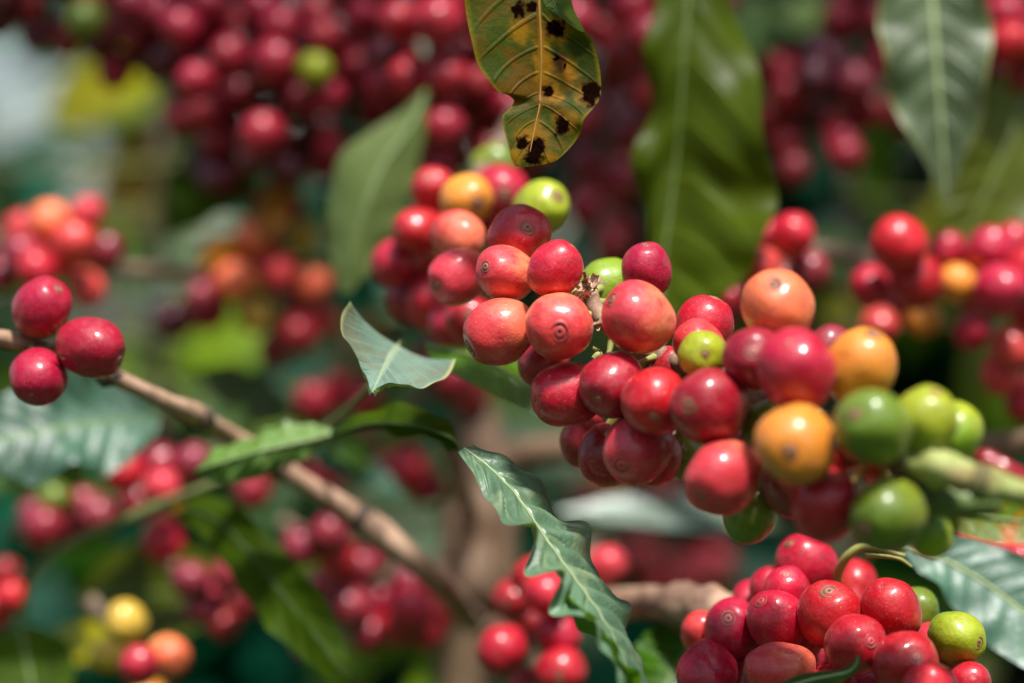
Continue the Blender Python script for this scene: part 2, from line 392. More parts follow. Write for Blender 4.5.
def near_on(path, c):
    best = None
    for i in range(len(path)-1):
        a, b = path[i], path[i+1]; ab = b-a
        t = max(0, min(1, (c-a).dot(ab)/max(ab.length_squared, 1e-12))); q = a+ab*t
        d = (q-c).length
        if best is None or d < best[0]: best = (d, q)
    return best[1], best[0]

def relax(items, it=60, tight=False):
    """push overlapping cherries apart along their lines of sight until they only press on each other"""
    for _ in range(it):
        mv = False
        for i in range(len(items)):
            for j in range(i+1, len(items)):
                a, b = items[i], items[j]
                ca, cb = a['c'], b['c']; d = (ca-cb).length; need = (a['r']+b['r'])*(0.90 if tight else 0.95)
                if d < need:
                    s = 1 if ca.y >= cb.y else -1
                    st = (need-d)*0.35+0.0001
                    for o, sg in ((a, s), (b, -s)):
                        D = o['c'].y; D2 = D+sg*st
                        o['c'] = P(o['px'], o['py'], D2); o['r'] = o['d']/2*D2/F
                    mv = True
        if not mv: break

def cluster(parent, path, data, hi=True, stalks=True):
    items = []
    for e in data:
        px, py, d, D, kind = e[:5]
        if hi and len(data) > 12: d *= 1.04
        items.append(dict(px=px, py=py, d=d, c=P(px, py, D), r=d/2*D/F, kind=kind, nav=e[5] if len(e) > 5 else None,
                          nk=e[6] if len(e) > 6 else None, el=e[7] if len(e) > 7 else None))
    relax(items, tight=hi)
    for it in items: put_cherry(parent, it, path, hi, stalks)
    return items

def put_cherry(parent, it, path, hi, stalks):
    c, r = it['c'], it['r']
    q, dist = near_on(path, c)
    if it['nav']:
        D = c.y; dx = (it['nav'][0]-it['px'])/F*D; dz = -(it['nav'][1]-it['py'])/F*D
        l2 = dx*dx+dz*dz; dy = -sqrt(max(r*r-l2, 0.0)) if l2 < r*r*0.98 else -0.1*r
        ax = Vector((dx, dy, dz)).normalized()
    else:
        ax = (c-q)
        if ax.length < 1e-5: ax = Vector((0, -1, 0))
        ax = (ax.normalized()+Vector((R.uniform(-.3, .3), R.uniform(-.3, .3), R.uniform(-.3, .3)))).normalized()
    me = R.choice(CHI if hi else CLO)
    o = bpy.data.objects.new('cherry', me); link(o, parent)
    o.location = c-Vector(parent.location)
    o.rotation_mode = 'QUATERNION'
    o.rotation_quaternion = ax.to_track_quat('Z', 'Y') @ Matrix.Rotation(R.uniform(0, 6.28), 4, 'Z').to_quaternion()
    e = R.uniform(1.04, 1.15) if not it['nav'] else R.uniform(1.04, 1.13); e = it.get('el') or e; o.scale = (r*R.uniform(0.99, 1.04), r*R.uniform(0.97, 1.02), r*e)
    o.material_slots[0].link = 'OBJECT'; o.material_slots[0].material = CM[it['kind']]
    if COLWORD[it['kind']]: o['label'] = COLWORD[it['kind']]
    facing = ax.dot((Vector((0, 0, CZ))-c).normalized())
    if hi and facing > -0.15:
        nv = bpy.data.objects.new('navel', R.choice(NAV)); link(nv, o)
        nv.material_slots[0].link = 'OBJECT'
        nk = it['nk'] or ('brown' if it['kind'] in ('green', 'lime', 'yellow', 'orange') else R.choice(['red', 'red', 'brown', 'brown', 'pale']))
        nv.material_slots[0].material = NM[nk]
        s = R.uniform(0.8, 1.1); nv.scale = (s, s*R.uniform(.85, 1.1), 1)
    if stalks and dist < 0.03:
        # a short stalk from the underside of the fruit to the node on the stem
        st = c-ax*r*0.97
        rot = Matrix.Translation(c) @ o.rotation_quaternion.to_matrix().to_4x4() @ Matrix.Diagonal((*o.scale, 1))
        inv = rot.inverted()
        vs = []; fs = []; n = 6; sd_ = 7
        for i in range(n):
            t = i/(n-1); p = st.lerp(q, t) - ax*0.0012*sin(t*pi)
            dr = (q-st).normalized() if (q-st).length > 1e-6 else -ax
            a = dr.orthogonal().normalized(); b = dr.cross(a)
            rr = 0.0011*(1.5-0.9*sin(t*pi))
            for j in range(sd_): vs.append(inv @ (p+a*cos(2*pi*j/sd_)*rr+b*sin(2*pi*j/sd_)*rr))
        for i in range(n-1):
            for j in range(sd_): fs.append((i*sd_+j, i*sd_+(j+1) % sd_, (i+1)*sd_+(j+1) % sd_, (i+1)*sd_+j))
        mesh_obj('stalk', vs, fs, STK, o, origin=Vector((0, 0, 0)))
    return o

def whorl_fill(existing, path, step, per, rad, kinds, diam, spread=1.0, lim=90, jit=0.004):
    """fruit in whorls round the nodes of a stem; returns items, avoids those already there"""
    tot = sum((path[i+1]-path[i]).length for i in range(len(path)-1))
    out = list(existing); new = []
    n = max(1, int(tot/step)); pts = []
    acc = 0; tgt = [(k+0.5)*step for k in range(n)]
    for i in range(len(path)-1):
        L = (path[i+1]-path[i]).length
        for t in tgt:
            if acc <= t < acc+L: pts.append((path[i].lerp(path[i+1], (t-acc)/L), (path[i+1]-path[i]).normalized()))
        acc += L
    for p, tan in pts:
        a = tan.orthogonal().normalized(); b = tan.cross(a); ph = R.uniform(0, 6.28)
        for k in range(per):
            for tr in range(14):
                an = ph+2*pi*k/per+R.uniform(-.4, .4); r = diam/2*R.uniform(0.88, 1.12)
                rr = rad*R.uniform(0.85, 1.15*spread)+r*0.3
                c = p+(a*cos(an)+b*sin(an))*rr+tan*R.uniform(-1, 1)*step*0.5
                if all((c-x['c']).length > (r+x['r'])*0.93 for x in out):
                    it = dict(px=0, py=0, d=0, c=c, r=r, kind=R.choice(kinds), nav=None, nk=None)
                    out.append(it); new.append(it); break
            if len(new) >= lim: return new
    return new

# ------------------------------------------------------------------ leaves
def grid_leaf(name, rows, mat, parent=None, origin=None, nu=36, nv=13, quilt=0.0006, nlat=9, bulge=0.0, edge=0.0, seed=0, flip=False, wf=7):
    """rows of (left, middle, right) world points from base to tip -> a leaf blade with quilted side veins"""
    Ls = catmull([r[0] for r in rows], nu); Ms = catmull([r[1] for r in rows], nu); Rs = catmull([r[2] for r in rows], nu)
    pts = []
    for i in range(nu):
        for j in range(nv):
            v = -1+2*j/(nv-1); e = Ls[i] if v < 0 else Rs[i]
            pts.append(Ms[i].lerp(e, abs(v)))
    def g(i, j): return pts[max(0, min(nu-1, i))*nv+max(0, min(nv-1, j))]
    nrm = []
    for i in range(nu):
        for j in range(nv):
            n = (g(i+1, j)-g(i-1, j)).cross(g(i, j+1)-g(i, j-1))
            nrm.append(n.normalized() if n.length > 1e-12 else Vector((0, -1, 0)))
    verts = []; uvs = []
    for i in range(nu):
        u = i/(nu-1)
        for j in range(nv):
            v = -1+2*j/(nv-1); av = abs(v); k = i*nv+j
            ph = u*nlat-1.5*av**1.3
            w = -quilt*abs(cos(pi*ph))*0  + quilt*(abs(sin(pi*(ph+0.5)))-0.5)*sin(pi*min(1, av*1.05))*sin(pi*u)**0.5*1.6
            w += bulge*av*(1-av)*4*0.5
            w += edge*av*av*noise.noise(Vector((u*wf+seed*3.1, v*0.6+seed, 0)))*sin(pi*min(1, u*1.02))*2
            verts.append(pts[k]+nrm[k]*w); uvs.append((u, (v+1)/2))
    faces = []
    for i in range(nu-1):
        for j in range(nv-1):
            f = (i*nv+j, i*nv+j+1, (i+1)*nv+j+1, (i+1)*nv+j)
            faces.append(f[::-1] if flip else f)
    o = mesh_obj(name, verts, faces, mat, parent, origin, uvs)
    return o, Ms, nrm

def auto_rows(base, tip, width, up, sag=0.1, fold=0.25, nrow=13, twist=0.0, blunt=0.0):
    """an elliptic leaf with a drawn-out tip from base to tip (world), facing `up`"""
    ax = tip-base; L = ax.length; side = ax.cross(up).normalized(); nn = side.cross(ax).normalized()
    rows = []
    for i in range(nrow):
        u = i/(nrow-1)
        m = base+ax*u+nn*(sin(pi*u)*sag*L)
        w = width/2*(sin(pi*min(1, u**0.85))**0.8)*(1 if u < 0.8 else 1-0.55*((u-0.8)/0.2)**0.7)
        w = max(w, width*0.012)
        tw = twist*(u-0.5); s = side*cos(tw)+nn*sin(tw); n2 = nn*cos(tw)-side*sin(tw)
        rows.append((m-s*w+n2*w*fold, m, m+s*w+n2*w*fold))
    return rows

def rib(Ms, parent, r0, mat, name='midrib', off=Vector((0, 0, 0))):
    n = len(Ms); pts = [Ms[int(k*(n-1)/8)]+off for k in range(9)]
    return tube(name, pts, [r0, r0*0.8, r0*0.5, r0*0.25], mat, parent, n=22, sides=7, rough=0.0)

def rib_mat(name, col):
    t = NT(name); b = t.n('ShaderNodeBsdfPrincipled'); tc = t.n('ShaderNodeTexCoord').outputs['Object']
    t.l(t.mix(t.noise(200, 3, tc), col, tuple(c*0.7 for c in col)), b.inputs['Base Color']); b.inputs['Roughness'].default_value = 0.5
    t.l(b.outputs[0], t.out.inputs[0]); return t.m
RM = {'dark': rib_mat('midrib_dark', (0.07,0.12,0.03)), 'pale': rib_mat('midrib_pale', (0.36,0.44,0.20)), 'green': rib_mat('midrib_green', (0.15,0.22,0.06)), 'rust': rib_mat('midrib_rust', (0.34,0.17,0.03)),
      'yellow': rib_mat('midrib_yellow', (0.50,0.48,0.14))}

def leaf_thing(rows, mat, label, rr=0.0008, ribm='green', petiole=None, cat='leaf', group=None, **kw):
    base = Vector(rows[0][1])
    t = thing('leaf', base, label, cat, group)
    o, Ms, _ = grid_leaf('blade', rows, LM[mat] if isinstance(mat, str) else mat, t, **kw)
    rib(Ms, t, rr, RM[ribm])
    if petiole: tube('petiole', [base]+petiole, [rr*1.2, rr*1.4], RM[ribm], t, n=8, sides=8, rough=0)
    return t
def rows_px(l): return [tuple(P(*p) for p in r) for r in l]
def auto_px(b, t, wpx, up=(0, -1, 0.3), **kw):
    B = P(*b); T = P(*t); return auto_rows(B, T, wpx/F*(b[2]+t[2])/2, Vector(up), **kw)

# ================================================================== THE SETTING
def ground():
    t = NT('ground_soil'); tc = t.n('ShaderNodeTexCoord').outputs['Object']
    col = t.mix(t.ss(t.noise(2.0, 6, tc, 0.7), 0.4, 0.6), (0.04,0.028,0.018), (0.075,0.052,0.032))
    col = t.mix(t.ss(t.noise(0.7, 6, tc, 0.7), 0.38, 0.52), col, (0.02,0.06,0.012))
    b = t.n('ShaderNodeBsdfPrincipled'); t.l(col, b.inputs['Base Color']); b.inputs['Roughness'].default_value = 0.95
    bu = t.n('ShaderNodeBump'); bu.inputs['Distance'].default_value = 0.02; t.l(t.noise(25, 5, tc), bu.inputs['Height']); t.l(bu.outputs[0], b.inputs['Normal'])
    t.l(b.outputs[0], t.out.inputs[0])
    vs = []; fs = []; n = 40
    rad = [0]+[0.6*1.22**k for k in range(38)]
    vs.append(Vector((0, 0, 0)))
    for i, r in enumerate(rad[1:]):
        for j in range(n):
            a = 2*pi*j/n; vs.append(Vector((cos(a)*r, sin(a)*r, 0.03*noise.noise(Vector((cos(a)*r, sin(a)*r, 0))))))
    for j in range(n): fs.append((0, 1+j, 1+(j+1) % n))
    for i in range(len(rad)-2):
        for j in range(n):
            a = 1+i*n+j; b2 = 1+i*n+(j+1) % n; fs.append((a, a+n, b2+n, b2))
    tag(mesh_obj('ground', vs, fs, t.m), 'bare brown soil with weeds under the coffee bushes', None, kind='structure')
ground()

def foliage_mesh(name, leaves, mat_list, parent, sub=6):
    """many separate coffee leaves in one crown: (base, direction, normal, length, width, material index)"""
    vs = []; fs = []; uv = []; mi = []
    for (b, d, up, L, w, m) in leaves:
        s = d.cross(up)
        if s.length < 1e-4: continue
        s.normalize(); nn = s.cross(d).normalized(); o = len(vs)
        bend = R.uniform(0.05, 0.3)
        for i in range(sub+1):
            u = i/sub; c = b+d*L*u-Vector((0, 0, 1))*L*bend*u*u
            ww = max(0.02*w, w/2*(sin(pi*min(1, u**0.85))**0.8)*(1 if u < 0.8 else 0.75))
            for v in (-1, 0, 1):
                vs.append(c+s*ww*v+nn*abs(v)*ww*0.3); uv.append((u, (v+1)/2))
        for i in range(sub):
            for j in range(2):
                fs.append((o+i*3+j, o+i*3+j+1, o+(i+1)*3+j+1, o+(i+1)*3+j)); mi.append(m)
    ob = mesh_obj(name, vs, fs, mat_list[0], parent, None, uv)
    for mm in mat_list[1:]: ob.data.materials.append(mm)
    ob.data.polygons.foreach_set('material_index', mi)
    return ob

FOL = {
 'deep': leaf_mat('foliage_deep', (0.003,0.042,0.018), (0.008,0.062,0.026), (0.015,0.07,0.03), lat=0.3, gloss=0.12, trans=0.2),
 'teal': leaf_mat('foliage_teal', (0.006,0.070,0.040), (0.016,0.10,0.055), (0.03,0.11,0.06), lat=0.3, gloss=0.3, rough=0.32, coat=0.35, trans=0.25),
 'green': leaf_mat('foliage_green', (0.026,0.105,0.006), (0.045,0.15,0.01), (0.06,0.15,0.02), lat=0.3, gloss=0.2, trans=0.3),
}

def proj(p):
    D = max(p.y, 0.01); return 512+p.x/D*F, 341.5-(p.z-CZ)/D*F

GAPS = [(8, 84, 15), (34, 124, 9), (58, 170, 4), (155, 298, 5), (70, 205, 5), (590, 488, 7), (560, 470, 4), (412, 540, 4)]       # openings in the foliage where the sky shows
def shrub(loc, rx, ry, z0, z1, n, mats, label, lsize=0.13, group='coffee bushes behind the branches', seed=0):
    t = thing('coffee_bush', loc, label, 'bush', group)
    L = Vector(loc); rr = random.Random(seed)
    tube('trunk', [L, L+Vector((0.02, 0.03, z1*0.3)), L+Vector((-0.03, 0, z1*0.65)), L+Vector((0.01, 0.02, z1*0.95))], [0.03, 0.024, 0.017, 0.006], BK['brown'], t, n=24)
    lv = []
    for k in range(n):
        z = rr.uniform(z0, z1); f = 1-0.35*abs((z-(z0+z1)/2)/((z1-z0)/2))**2
        a = rr.uniform(0, 2*pi); q = rr.uniform(0.25, 1)**0.6*f
        p = L+Vector((cos(a)*rx*q, sin(a)*ry*q, z))
        d = Vector((cos(a)*1.0+rr.uniform(-.7, .7), sin(a)*1.0+rr.uniform(-.7, .7), rr.uniform(-0.9, 0.35))).normalized()
        up = Vector((rr.uniform(-.5, .5), rr.uniform(-.5, .5)-0.25, 1)).normalized()
        mid = p+d*0.06; qx, qy = proj(mid); g = False
        for gx, gy, gr in GAPS:
            if (qx-gx)**2+(qy-gy)**2 < (gr+lsize*0.45*F/max(mid.y, .1))**2 and True: g = True
        if g: continue
        ls = lsize*rr.uniform(0.7, 1.2)
        lv.append((p, d, up, ls, ls*0.40, rr.choices(range(len(mats)), [3, 2, 1][:len(mats)])[0]))
    o = foliage_mesh('crown', lv, mats, t)
    # horizontal fruiting branches inside the crown
    for k in range(12):
        z = z0+(z1-z0)*(k+0.5)/12; a = rr.uniform(0, 2*pi); e = L+Vector((cos(a)*rx*0.8, sin(a)*ry*0.8, z-0.05)); s0 = L+Vector((0, 0, z))
        tube('limb', [s0, s0.lerp(e, 0.5)+Vector((0, 0, 0.04)), e], [0.007, 0.005, 0.003], BK['brown'], t, n=10, sides=7)
    return t

nearm = [FOL['teal'], FOL['green'], FOL['deep']]
deepm = [FOL['deep'], FOL['teal'], FOL['green']]
leftm = [FOL['teal'], FOL['green'], FOL['deep']]
shrub((-0.42, 1.75, 0), 0.42, 0.32, 0.5, 2.1, 1500, leftm, 'coffee bush in the left background, lit patches and pale gaps between its leaves', seed=1)
shrub((0.10, 1.65, 0), 0.40, 0.30, 0.5, 2.2, 1500, deepm, 'dark coffee bush in the middle background behind the brown trunk', seed=2)
shrub((0.52, 1.60, 0), 0.42, 0.32, 0.5, 2.2, 1600, deepm, 'deep teal-green coffee bush in the right background', seed=3)

shrub((-1.55, 0.35, 0), 0.45, 0.55, 0.4, 2.1, 420, nearm, 'unseen coffee bush left of the picture, added to cut sky light', seed=21, group='unseen bushes cutting the sky light')  # unseen bushes beside and behind the camera, added to cut sky light
shrub((1.6, 0.30, 0), 0.45, 0.55, 0.4, 2.1, 420, nearm, 'unseen coffee bush right of the picture, added to cut sky light', seed=22, group='unseen bushes cutting the sky light')
shrub((-0.85, -1.5, 0), 0.6, 0.4, 0.3, 2.2, 460, nearm, 'unseen coffee bush behind the camera on the left, added to cut sky light', seed=23, group='unseen bushes cutting the sky light')
shrub((0.55, -1.6, 0), 0.6, 0.4, 0.3, 2.2, 460, nearm, 'unseen coffee bush behind the camera on the right, added to cut sky light', seed=24, group='unseen bushes cutting the sky light')

def shade_tree(loc, h, cr, n, label, seed, ls=0.28, group='trees beyond the coffee bushes', flat=0.45):
    rr = random.Random(seed); L = Vector(loc)
    t = thing('shade_tree', loc, label, 'tree', group)
    tube('trunk', [L, L+Vector((0.1, 0, h*0.4)), L+Vector((0, 0.1, h*0.75)), L+Vector((0.1, 0, h*0.95))], [0.17, 0.13, 0.08, 0.03], BK['brown'], t, n=20)
    for k in range(7):
        a = k*0.9+rr.random(); s0 = L+Vector((0.03, 0, h*(0.55+0.05*k))); e = L+Vector((cos(a)*cr*0.75, sin(a)*cr*0.75, h*(0.75+0.035*k)))
        tube('limb', [s0, s0.lerp(e, 0.5)+Vector((0, 0, 0.15)), e], [0.05, 0.03, 0.012], BK['brown'], t, n=10, sides=8)
    lv = []; cl = []
    for k in range(38):
        a = rr.uniform(0, 2*pi); q = sqrt(rr.random()); cl.append(L+Vector((cos(a)*cr*q, sin(a)*cr*q, h*(0.80+rr.uniform(-1, 1)*flat*0.5))))
    for k in range(n):
        c = rr.choice(cl); p = c+Vector((rr.gauss(0, .32), rr.gauss(0, .32), rr.gauss(0, .24)))*cr/1.8
        d = Vector((rr.uniform(-1, 1), rr.uniform(-1, 1), rr.uniform(-.8, .3))).normalized()
        qx, qy = proj(p+d*ls*0.5)
        if any((qx-gx)**2+(qy-gy)**2 < (gr+ls*0.5*F/max(p.y, .1))**2 for gx, gy, gr in GAPS): continue
        lv.append((p, d, Vector((rr.uniform(-.6, .6), rr.uniform(-.6, .6), 1)).normalized(), ls*rr.uniform(.6, 1.2), ls*0.42, rr.randrange(3)))
    foliage_mesh('crown', lv, deepm, t, sub=4)
    return t
shade_tree((-2.6, 7.5, 0), 4.2, 1.9, 2600, 'bushy shade tree far behind, left of centre', 5, flat=0.9)
shade_tree((0.4, 7.0, 0), 4.6, 2.1, 2800, 'bushy shade tree far behind in the middle', 6, flat=0.9)
shade_tree((3.2, 7.4, 0), 4.4, 2.0, 2600, 'bushy shade tree far behind on the right', 7, flat=0.9)

def canopy():  # unseen canopy, added and shaped to shade the fruit and bushes farther back
    rr = random.Random(31); L = Vector((1.7, 2.6, 0))
    t = thing('shade_tree', L, 'unseen shade tree added overhead to shade the bushes and hanging fruit', 'tree')
    tube('trunk', [L, L+Vector((-.05, 0, 1.2)), L+Vector((0.05, -.1, 2.2)), L+Vector((-.2, -.3, 3.1))], [.14, .11, .09, .05], BK['brown'], t, n=24)
    for k in range(9):
        s0 = L+Vector((0, 0, 2.0+.1*k)); e = Vector((rr.uniform(-1.8, 2.5), rr.uniform(0.1, 4.5), rr.uniform(2.7, 3.2)))
        tube('limb', [s0, s0.lerp(e, .5)+Vector((0, 0, .12)), e], [.04, .025, .008], BK['brown'], t, n=12, sides=8)
    lv = []
    for k in range(5200):
        x = rr.uniform(-2.2, 2.8); y = rr.uniform(0, 1)**1.3*4.4+0.30+0.02*sin(x*9); z = 2.62+rr.random()*min(.6, .12+y*.5)
        if x < 0.26 and 0.46 < y < 2.3: continue  # clearing left so sunlight reaches the leaves behind on the left
        d = Vector((rr.uniform(-1, 1), rr.uniform(.1, 1) if y < 0.45 else rr.uniform(-1, 1), rr.uniform(-.5, .2))).normalized()
        if y < 0.46: d.y *= 0.2
        lv.append((Vector((x, y, z)), d, Vector((rr.uniform(-.5, .5), rr.uniform(-.5, .5), 1)).normalized(), rr.uniform(.12, .2)*(0.6 if y < 0.46 else 1), .07, rr.randrange(3)))
    for k in range(620):                                    # extra unseen leaves packed here to shade the hanging fruit
        p = Vector((rr.uniform(-.22, .5), rr.uniform(.335, .44), rr.uniform(2.58, 2.7)))
        d = Vector((rr.uniform(-1, 1), rr.uniform(-.2, .2), rr.uniform(-.4, .2))).normalized()
        lv.append((p, d, Vector((rr.uniform(-.5, .5), rr.uniform(-.5, .5), 1)).normalized(), rr.uniform(.06, .10), .035, rr.randrange(3)))
    foliage_mesh('crown', lv, deepm, t, sub=4)
canopy()

# ================================================================== THE BRANCHES AND THEIR FRUIT
def branch(name, label, cat, path_px, radii, bark, data, hi=True, nodes=(), group=None, seed=0, base=0, fill=None, stalks=True, sides=14):
    if not hi:
        rm = lambda D: D if D < .74 or D > .93 else .74+(D-.74)*.6
        path_px = [(p[0], p[1], rm(p[2])) for p in path_px]; data = [tuple(e[:3])+(rm(e[3]),)+tuple(e[4:]) for e in data]
    pts = [P(*p) for p in path_px]
    t = thing(name, pts[base], label, cat, group)
    tube('stem', pts, radii, BK[bark], t, nodes=nodes, seed=seed, sides=sides, rough=0.12)
    path = catmull(pts, 30)
    items = cluster(t, path, data, hi, stalks) if data else []
    if fill:
        for it in whorl_fill(items, path, **fill): put_cherry(t, it, path, hi, False)
    return t, path, items

# --- main branch
A = [
 (458,276,56,.610,'scarlet',(438,287),'brown'), (458,236,50,.628,'scarlet'), (519,236,60,.600,'red',(527,229),'brown'),
 (506,274,55,.592,'blush',(488,268),'brown'), (555,269,53,.581,'red',(572,247),'brown'), (500,332,63,.585,'scarlet',(472,347),'brown'),
 (560,326,65,.576,'blush',(559,332),'red'), (647,270,49,.592,'crimson',(645,248),'brown'), (607,290,60,.606,'lime'),
 (638,318,69,.572,'blush',(612,300),'brown',1.03), (567,394,65,.580,'red',(538,400),'brown'), (612,384,62,.570,'dark',(598,398),'brown'), (545,362,50,.600,'red'),
 (704,327,56,.584,'red'), (700,346,50,.578,'scarlet'), (703,354,48,.566,'lime',(703,355),'brown'), (654,402,66,.562,'red',(652,414),'brown'),
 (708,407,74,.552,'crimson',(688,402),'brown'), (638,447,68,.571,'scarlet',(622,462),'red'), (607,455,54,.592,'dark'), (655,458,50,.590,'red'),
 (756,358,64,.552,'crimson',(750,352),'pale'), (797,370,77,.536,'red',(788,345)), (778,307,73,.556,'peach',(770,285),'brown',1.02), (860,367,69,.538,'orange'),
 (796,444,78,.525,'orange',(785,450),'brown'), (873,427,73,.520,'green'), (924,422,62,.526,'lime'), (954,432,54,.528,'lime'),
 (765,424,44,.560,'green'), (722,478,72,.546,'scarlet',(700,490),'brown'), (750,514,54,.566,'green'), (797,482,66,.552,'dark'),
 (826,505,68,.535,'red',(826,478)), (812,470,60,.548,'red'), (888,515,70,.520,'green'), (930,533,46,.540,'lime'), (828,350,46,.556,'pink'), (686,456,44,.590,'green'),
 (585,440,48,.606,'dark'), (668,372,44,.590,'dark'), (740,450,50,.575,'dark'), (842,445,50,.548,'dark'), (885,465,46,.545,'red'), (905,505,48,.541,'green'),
]
tA, pathA, itA = branch('coffee_branch', 'sharp branch tip crowded with red, orange and green cherries, right of centre', 'coffee branch',
    [(925,468,.527),(900,460,.530),(880,452,.534),(800,415,.556),(720,375,.578),(650,352,.590),(606,322,.590),(590,300,.592),(584,289,.592)],
    [.0034,.0034,.0034,.0032,.0030,.0028,.0027,.0024,.0021,.0012], 'tan', A, nodes=(.12,.3,.5,.68,.9), seed=3)
# green young stem at the right with its sheath
tube('green_stem', [P(1120,530,.505), P(1050,503,.508), P(1000,486,.513), P(950,472,.518), P(903,458,.524)], [.0022,.0023,.0027,.0033,.0026], BK['green'], tA, nodes=(.30,.55,.8), sides=18, rough=.3)
tube('bud', [P(1000,505,.522), P(960,502,.526), P(925,497,.530), P(905,488,.532)], [.0020,.0036,.0040,.0026], RM['green'], tA, sides=14, rough=.1)
tube('bud', [P(1030,478,.512), P(1008,470,.513), P(985,458,.515), P(978,452,.516)], [.0010,.0020,.0020,.0006], CM['crimson'], tA, sides=12, rough=.1)
tube('node_ring', [P(990,484,.513), P(982,482,.5135), P(974,480,.514)], [.0034,.0044,.0036], BK['olive'], tA, n=9, sides=16, rough=.2)
tube('node_ring', [P(912,461,.523), P(906,459,.524), P(900,457,.525)], [.0034,.0038,.0026], BK['brown'], tA, n=9, sides=16, rough=.25)
# dried bracts at the tip of the branch
def bract(parent, c, n, size, seed, name='dried_bract', mat='dry'):
    rr = random.Random(seed); vs = []; fs = []
    for k in range(n):
        d = Vector((rr.uniform(-1, 1), rr.uniform(-1, .4), rr.uniform(-.6, 1))).normalized(); s = d.orthogonal().normalized()
        s = (s*cos(k)+d.cross(s)*sin(k)).normalized(); o = len(vs); L = size*rr.uniform(.5, 1.1); w = L*rr.uniform(.18, .34)
        for i in range(5):
            u = i/4; cc = c+d*L*u+d.cross(s)*L*0.25*sin(u*4+k)
            for v in (-1, 0, 1): vs.append(cc+s*w*v*(1-u*0.6)*(0.5+u)+d.cross(s)*abs(v)*w*0.5)
        for i in range(4):
            for j in range(2): fs.append((o+i*3+j, o+i*3+j+1, o+i*3+j+4, o+i*3+j+3))
    return mesh_obj(name, vs, fs, BK[mat], parent)
bract(tA, P(589,291,.581), 26, .0046, 4)
bract(tA, P(600,322,.583), 5, .003, 8)
bract(tA, P(600,352,.583), 4, .003, 9, mat='green')

# --- cluster just behind the main branch
B = [(434,190,46,.672,'red'),(466,200,52,.655,'orange'),(500,192,56,.672,'red'),(541,208,54,.640,'lime',(556,200),'brown'),(419,231,48,.668,'red'),
     (397,262,48,.676,'red'),(436,302,58,.672,'red'),(446,225,44,.69,'dark'),(470,320,50,.650,'red'),(450,325,44,.67,'red'),(425,262,44,.69,'red'),(480,222,44,.69,'dark'),(412,300,44,.69,'dark'),
     (480,350,44,.69,'dark'),(495,165,40,.70,'green')]
branch('coffee_branch', 'slightly soft bunch of red cherries with one yellow and one lime, behind the branch tip', 'coffee branch',
    [(520,110,.76),(490,165,.70),(460,215,.69),(460,270,.69),(450,320,.69),(430,380,.71)], [.003,.003,.0026,.0022], 'brown', B, nodes=(.3,.6), seed=5)

# --- bottom right bunch
Cc = [(808,568,60,.607,'red',(790,545)),(855,583,44,.622,'red'),(770,590,42,.612,'red'),(787,592,48,.604,'red'),(752,602,40,.618,'red'),(830,615,64,.590,'red',(826,590)),
      (891,611,58,.583,'red',(880,588)),(732,628,58,.600,'red',(726,616),'pale'),(777,621,58,.594,'red',(760,600)),(703,634,42,.612,'scarlet'),(855,645,60,.577,'red',(866,638),'red'),
      (905,664,64,.572,'red',(911,653),'pale'),(932,650,56,.590,'red',(945,640)),(779,668,52,.580,'scarlet',(752,670),'brown',1.3),(708,672,58,.600,'red',(700,690)),(744,680,46,.606,'scarlet'),
      (812,655,50,.606,'dark'),(797,642,46,.604,'red'),(957,638,52,.588,'lime',(973,640),'brown'),(916,612,44,.606,'green'),(948,668,42,.604,'green'),(832,692,52,.580,'red'),
      (968,684,44,.577,'red',(969,675),'pale'),(930,690,54,.569,'red',(918,673),'red'),(875,690,54,.60,'dark'),(850,610,40,.62,'dark'),(815,695,50,.60,'dark'),(762,640,44,.62,'dark'),(725,655,40,.625,'red'),(870,640,40,.61,'dark'),
      (820,730,60,.60,'red'),(880,735,60,.59,'red'),(760,725,60,.60,'red'),(940,735,60,.59,'red')]
tC, pC, iC = branch('coffee_branch', 'tight bunch of mostly ripe cherries at the bottom right, ringed navels facing up', 'coffee branch',
    [(1050,760,.62),(960,700,.615),(880,660,.612),(800,640,.615),(720,660,.625)], [.003,.0028,.0024,.002], 'brown', Cc, nodes=(.3,.6), seed=7)
tube('green_stem', [P(836,600,.612), P(838,575,.606), P(848,556,.602), P(868,546,.600), P(905,556,.598)], [.0014,.0011,.0012,.0010,.0006], STK, tC, sides=10, rough=.05)
tube('tendril', [P(865,556,.602), P(885,556,.601), P(900,559,.600), P(912,567,.600)], [.0006,.0006,.0005,.0003], STK, tC, sides=8, rough=.05)

# --- left: bare branch with three ripe cherries
Dt = [(42,308,60,.612,'crimson',(60,290),'brown'),(91,348,60,.606,'crimson',(118,358),'pale'),(38,377,57,.606,'crimson',(36,392),'pale')]
tE, pE, iE = branch('coffee_branch', 'long tan branch slanting down from the left edge, three glossy red cherries near its start', 'coffee branch',
    [(-60,318,.60),(0,338,.612),(60,352,.622),(120,380,.632),(180,408,.645),(230,435,.672),(300,480,.678),(360,518,.682),(440,583,.692),(472,622,.77)],
    [.0019,.0018,.0019,.0022,.0023,.0025,.0028,.0031,.0035,.0040], 'tan', Dt, nodes=(.13,.29,.47,.62,.80), seed=9, base=9)
EP = catmull([P(*p) for p in [(-60,318,.60),(0,338,.612),(60,352,.622),(120,380,.632),(180,408,.645),(230,435,.672),(300,480,.678),(360,518,.682),(440,583,.692),(472,622,.77)]], 91)
for k_ in (28, 44, 57, 70):
    tube('node_ring', [EP[k_-1], EP[k_], EP[k_+1]], [.0024+.00002*k_, .0030+.00002*k_, .0024+.00002*k_], BK['ring'], tE, n=9, sides=14, rough=.25)

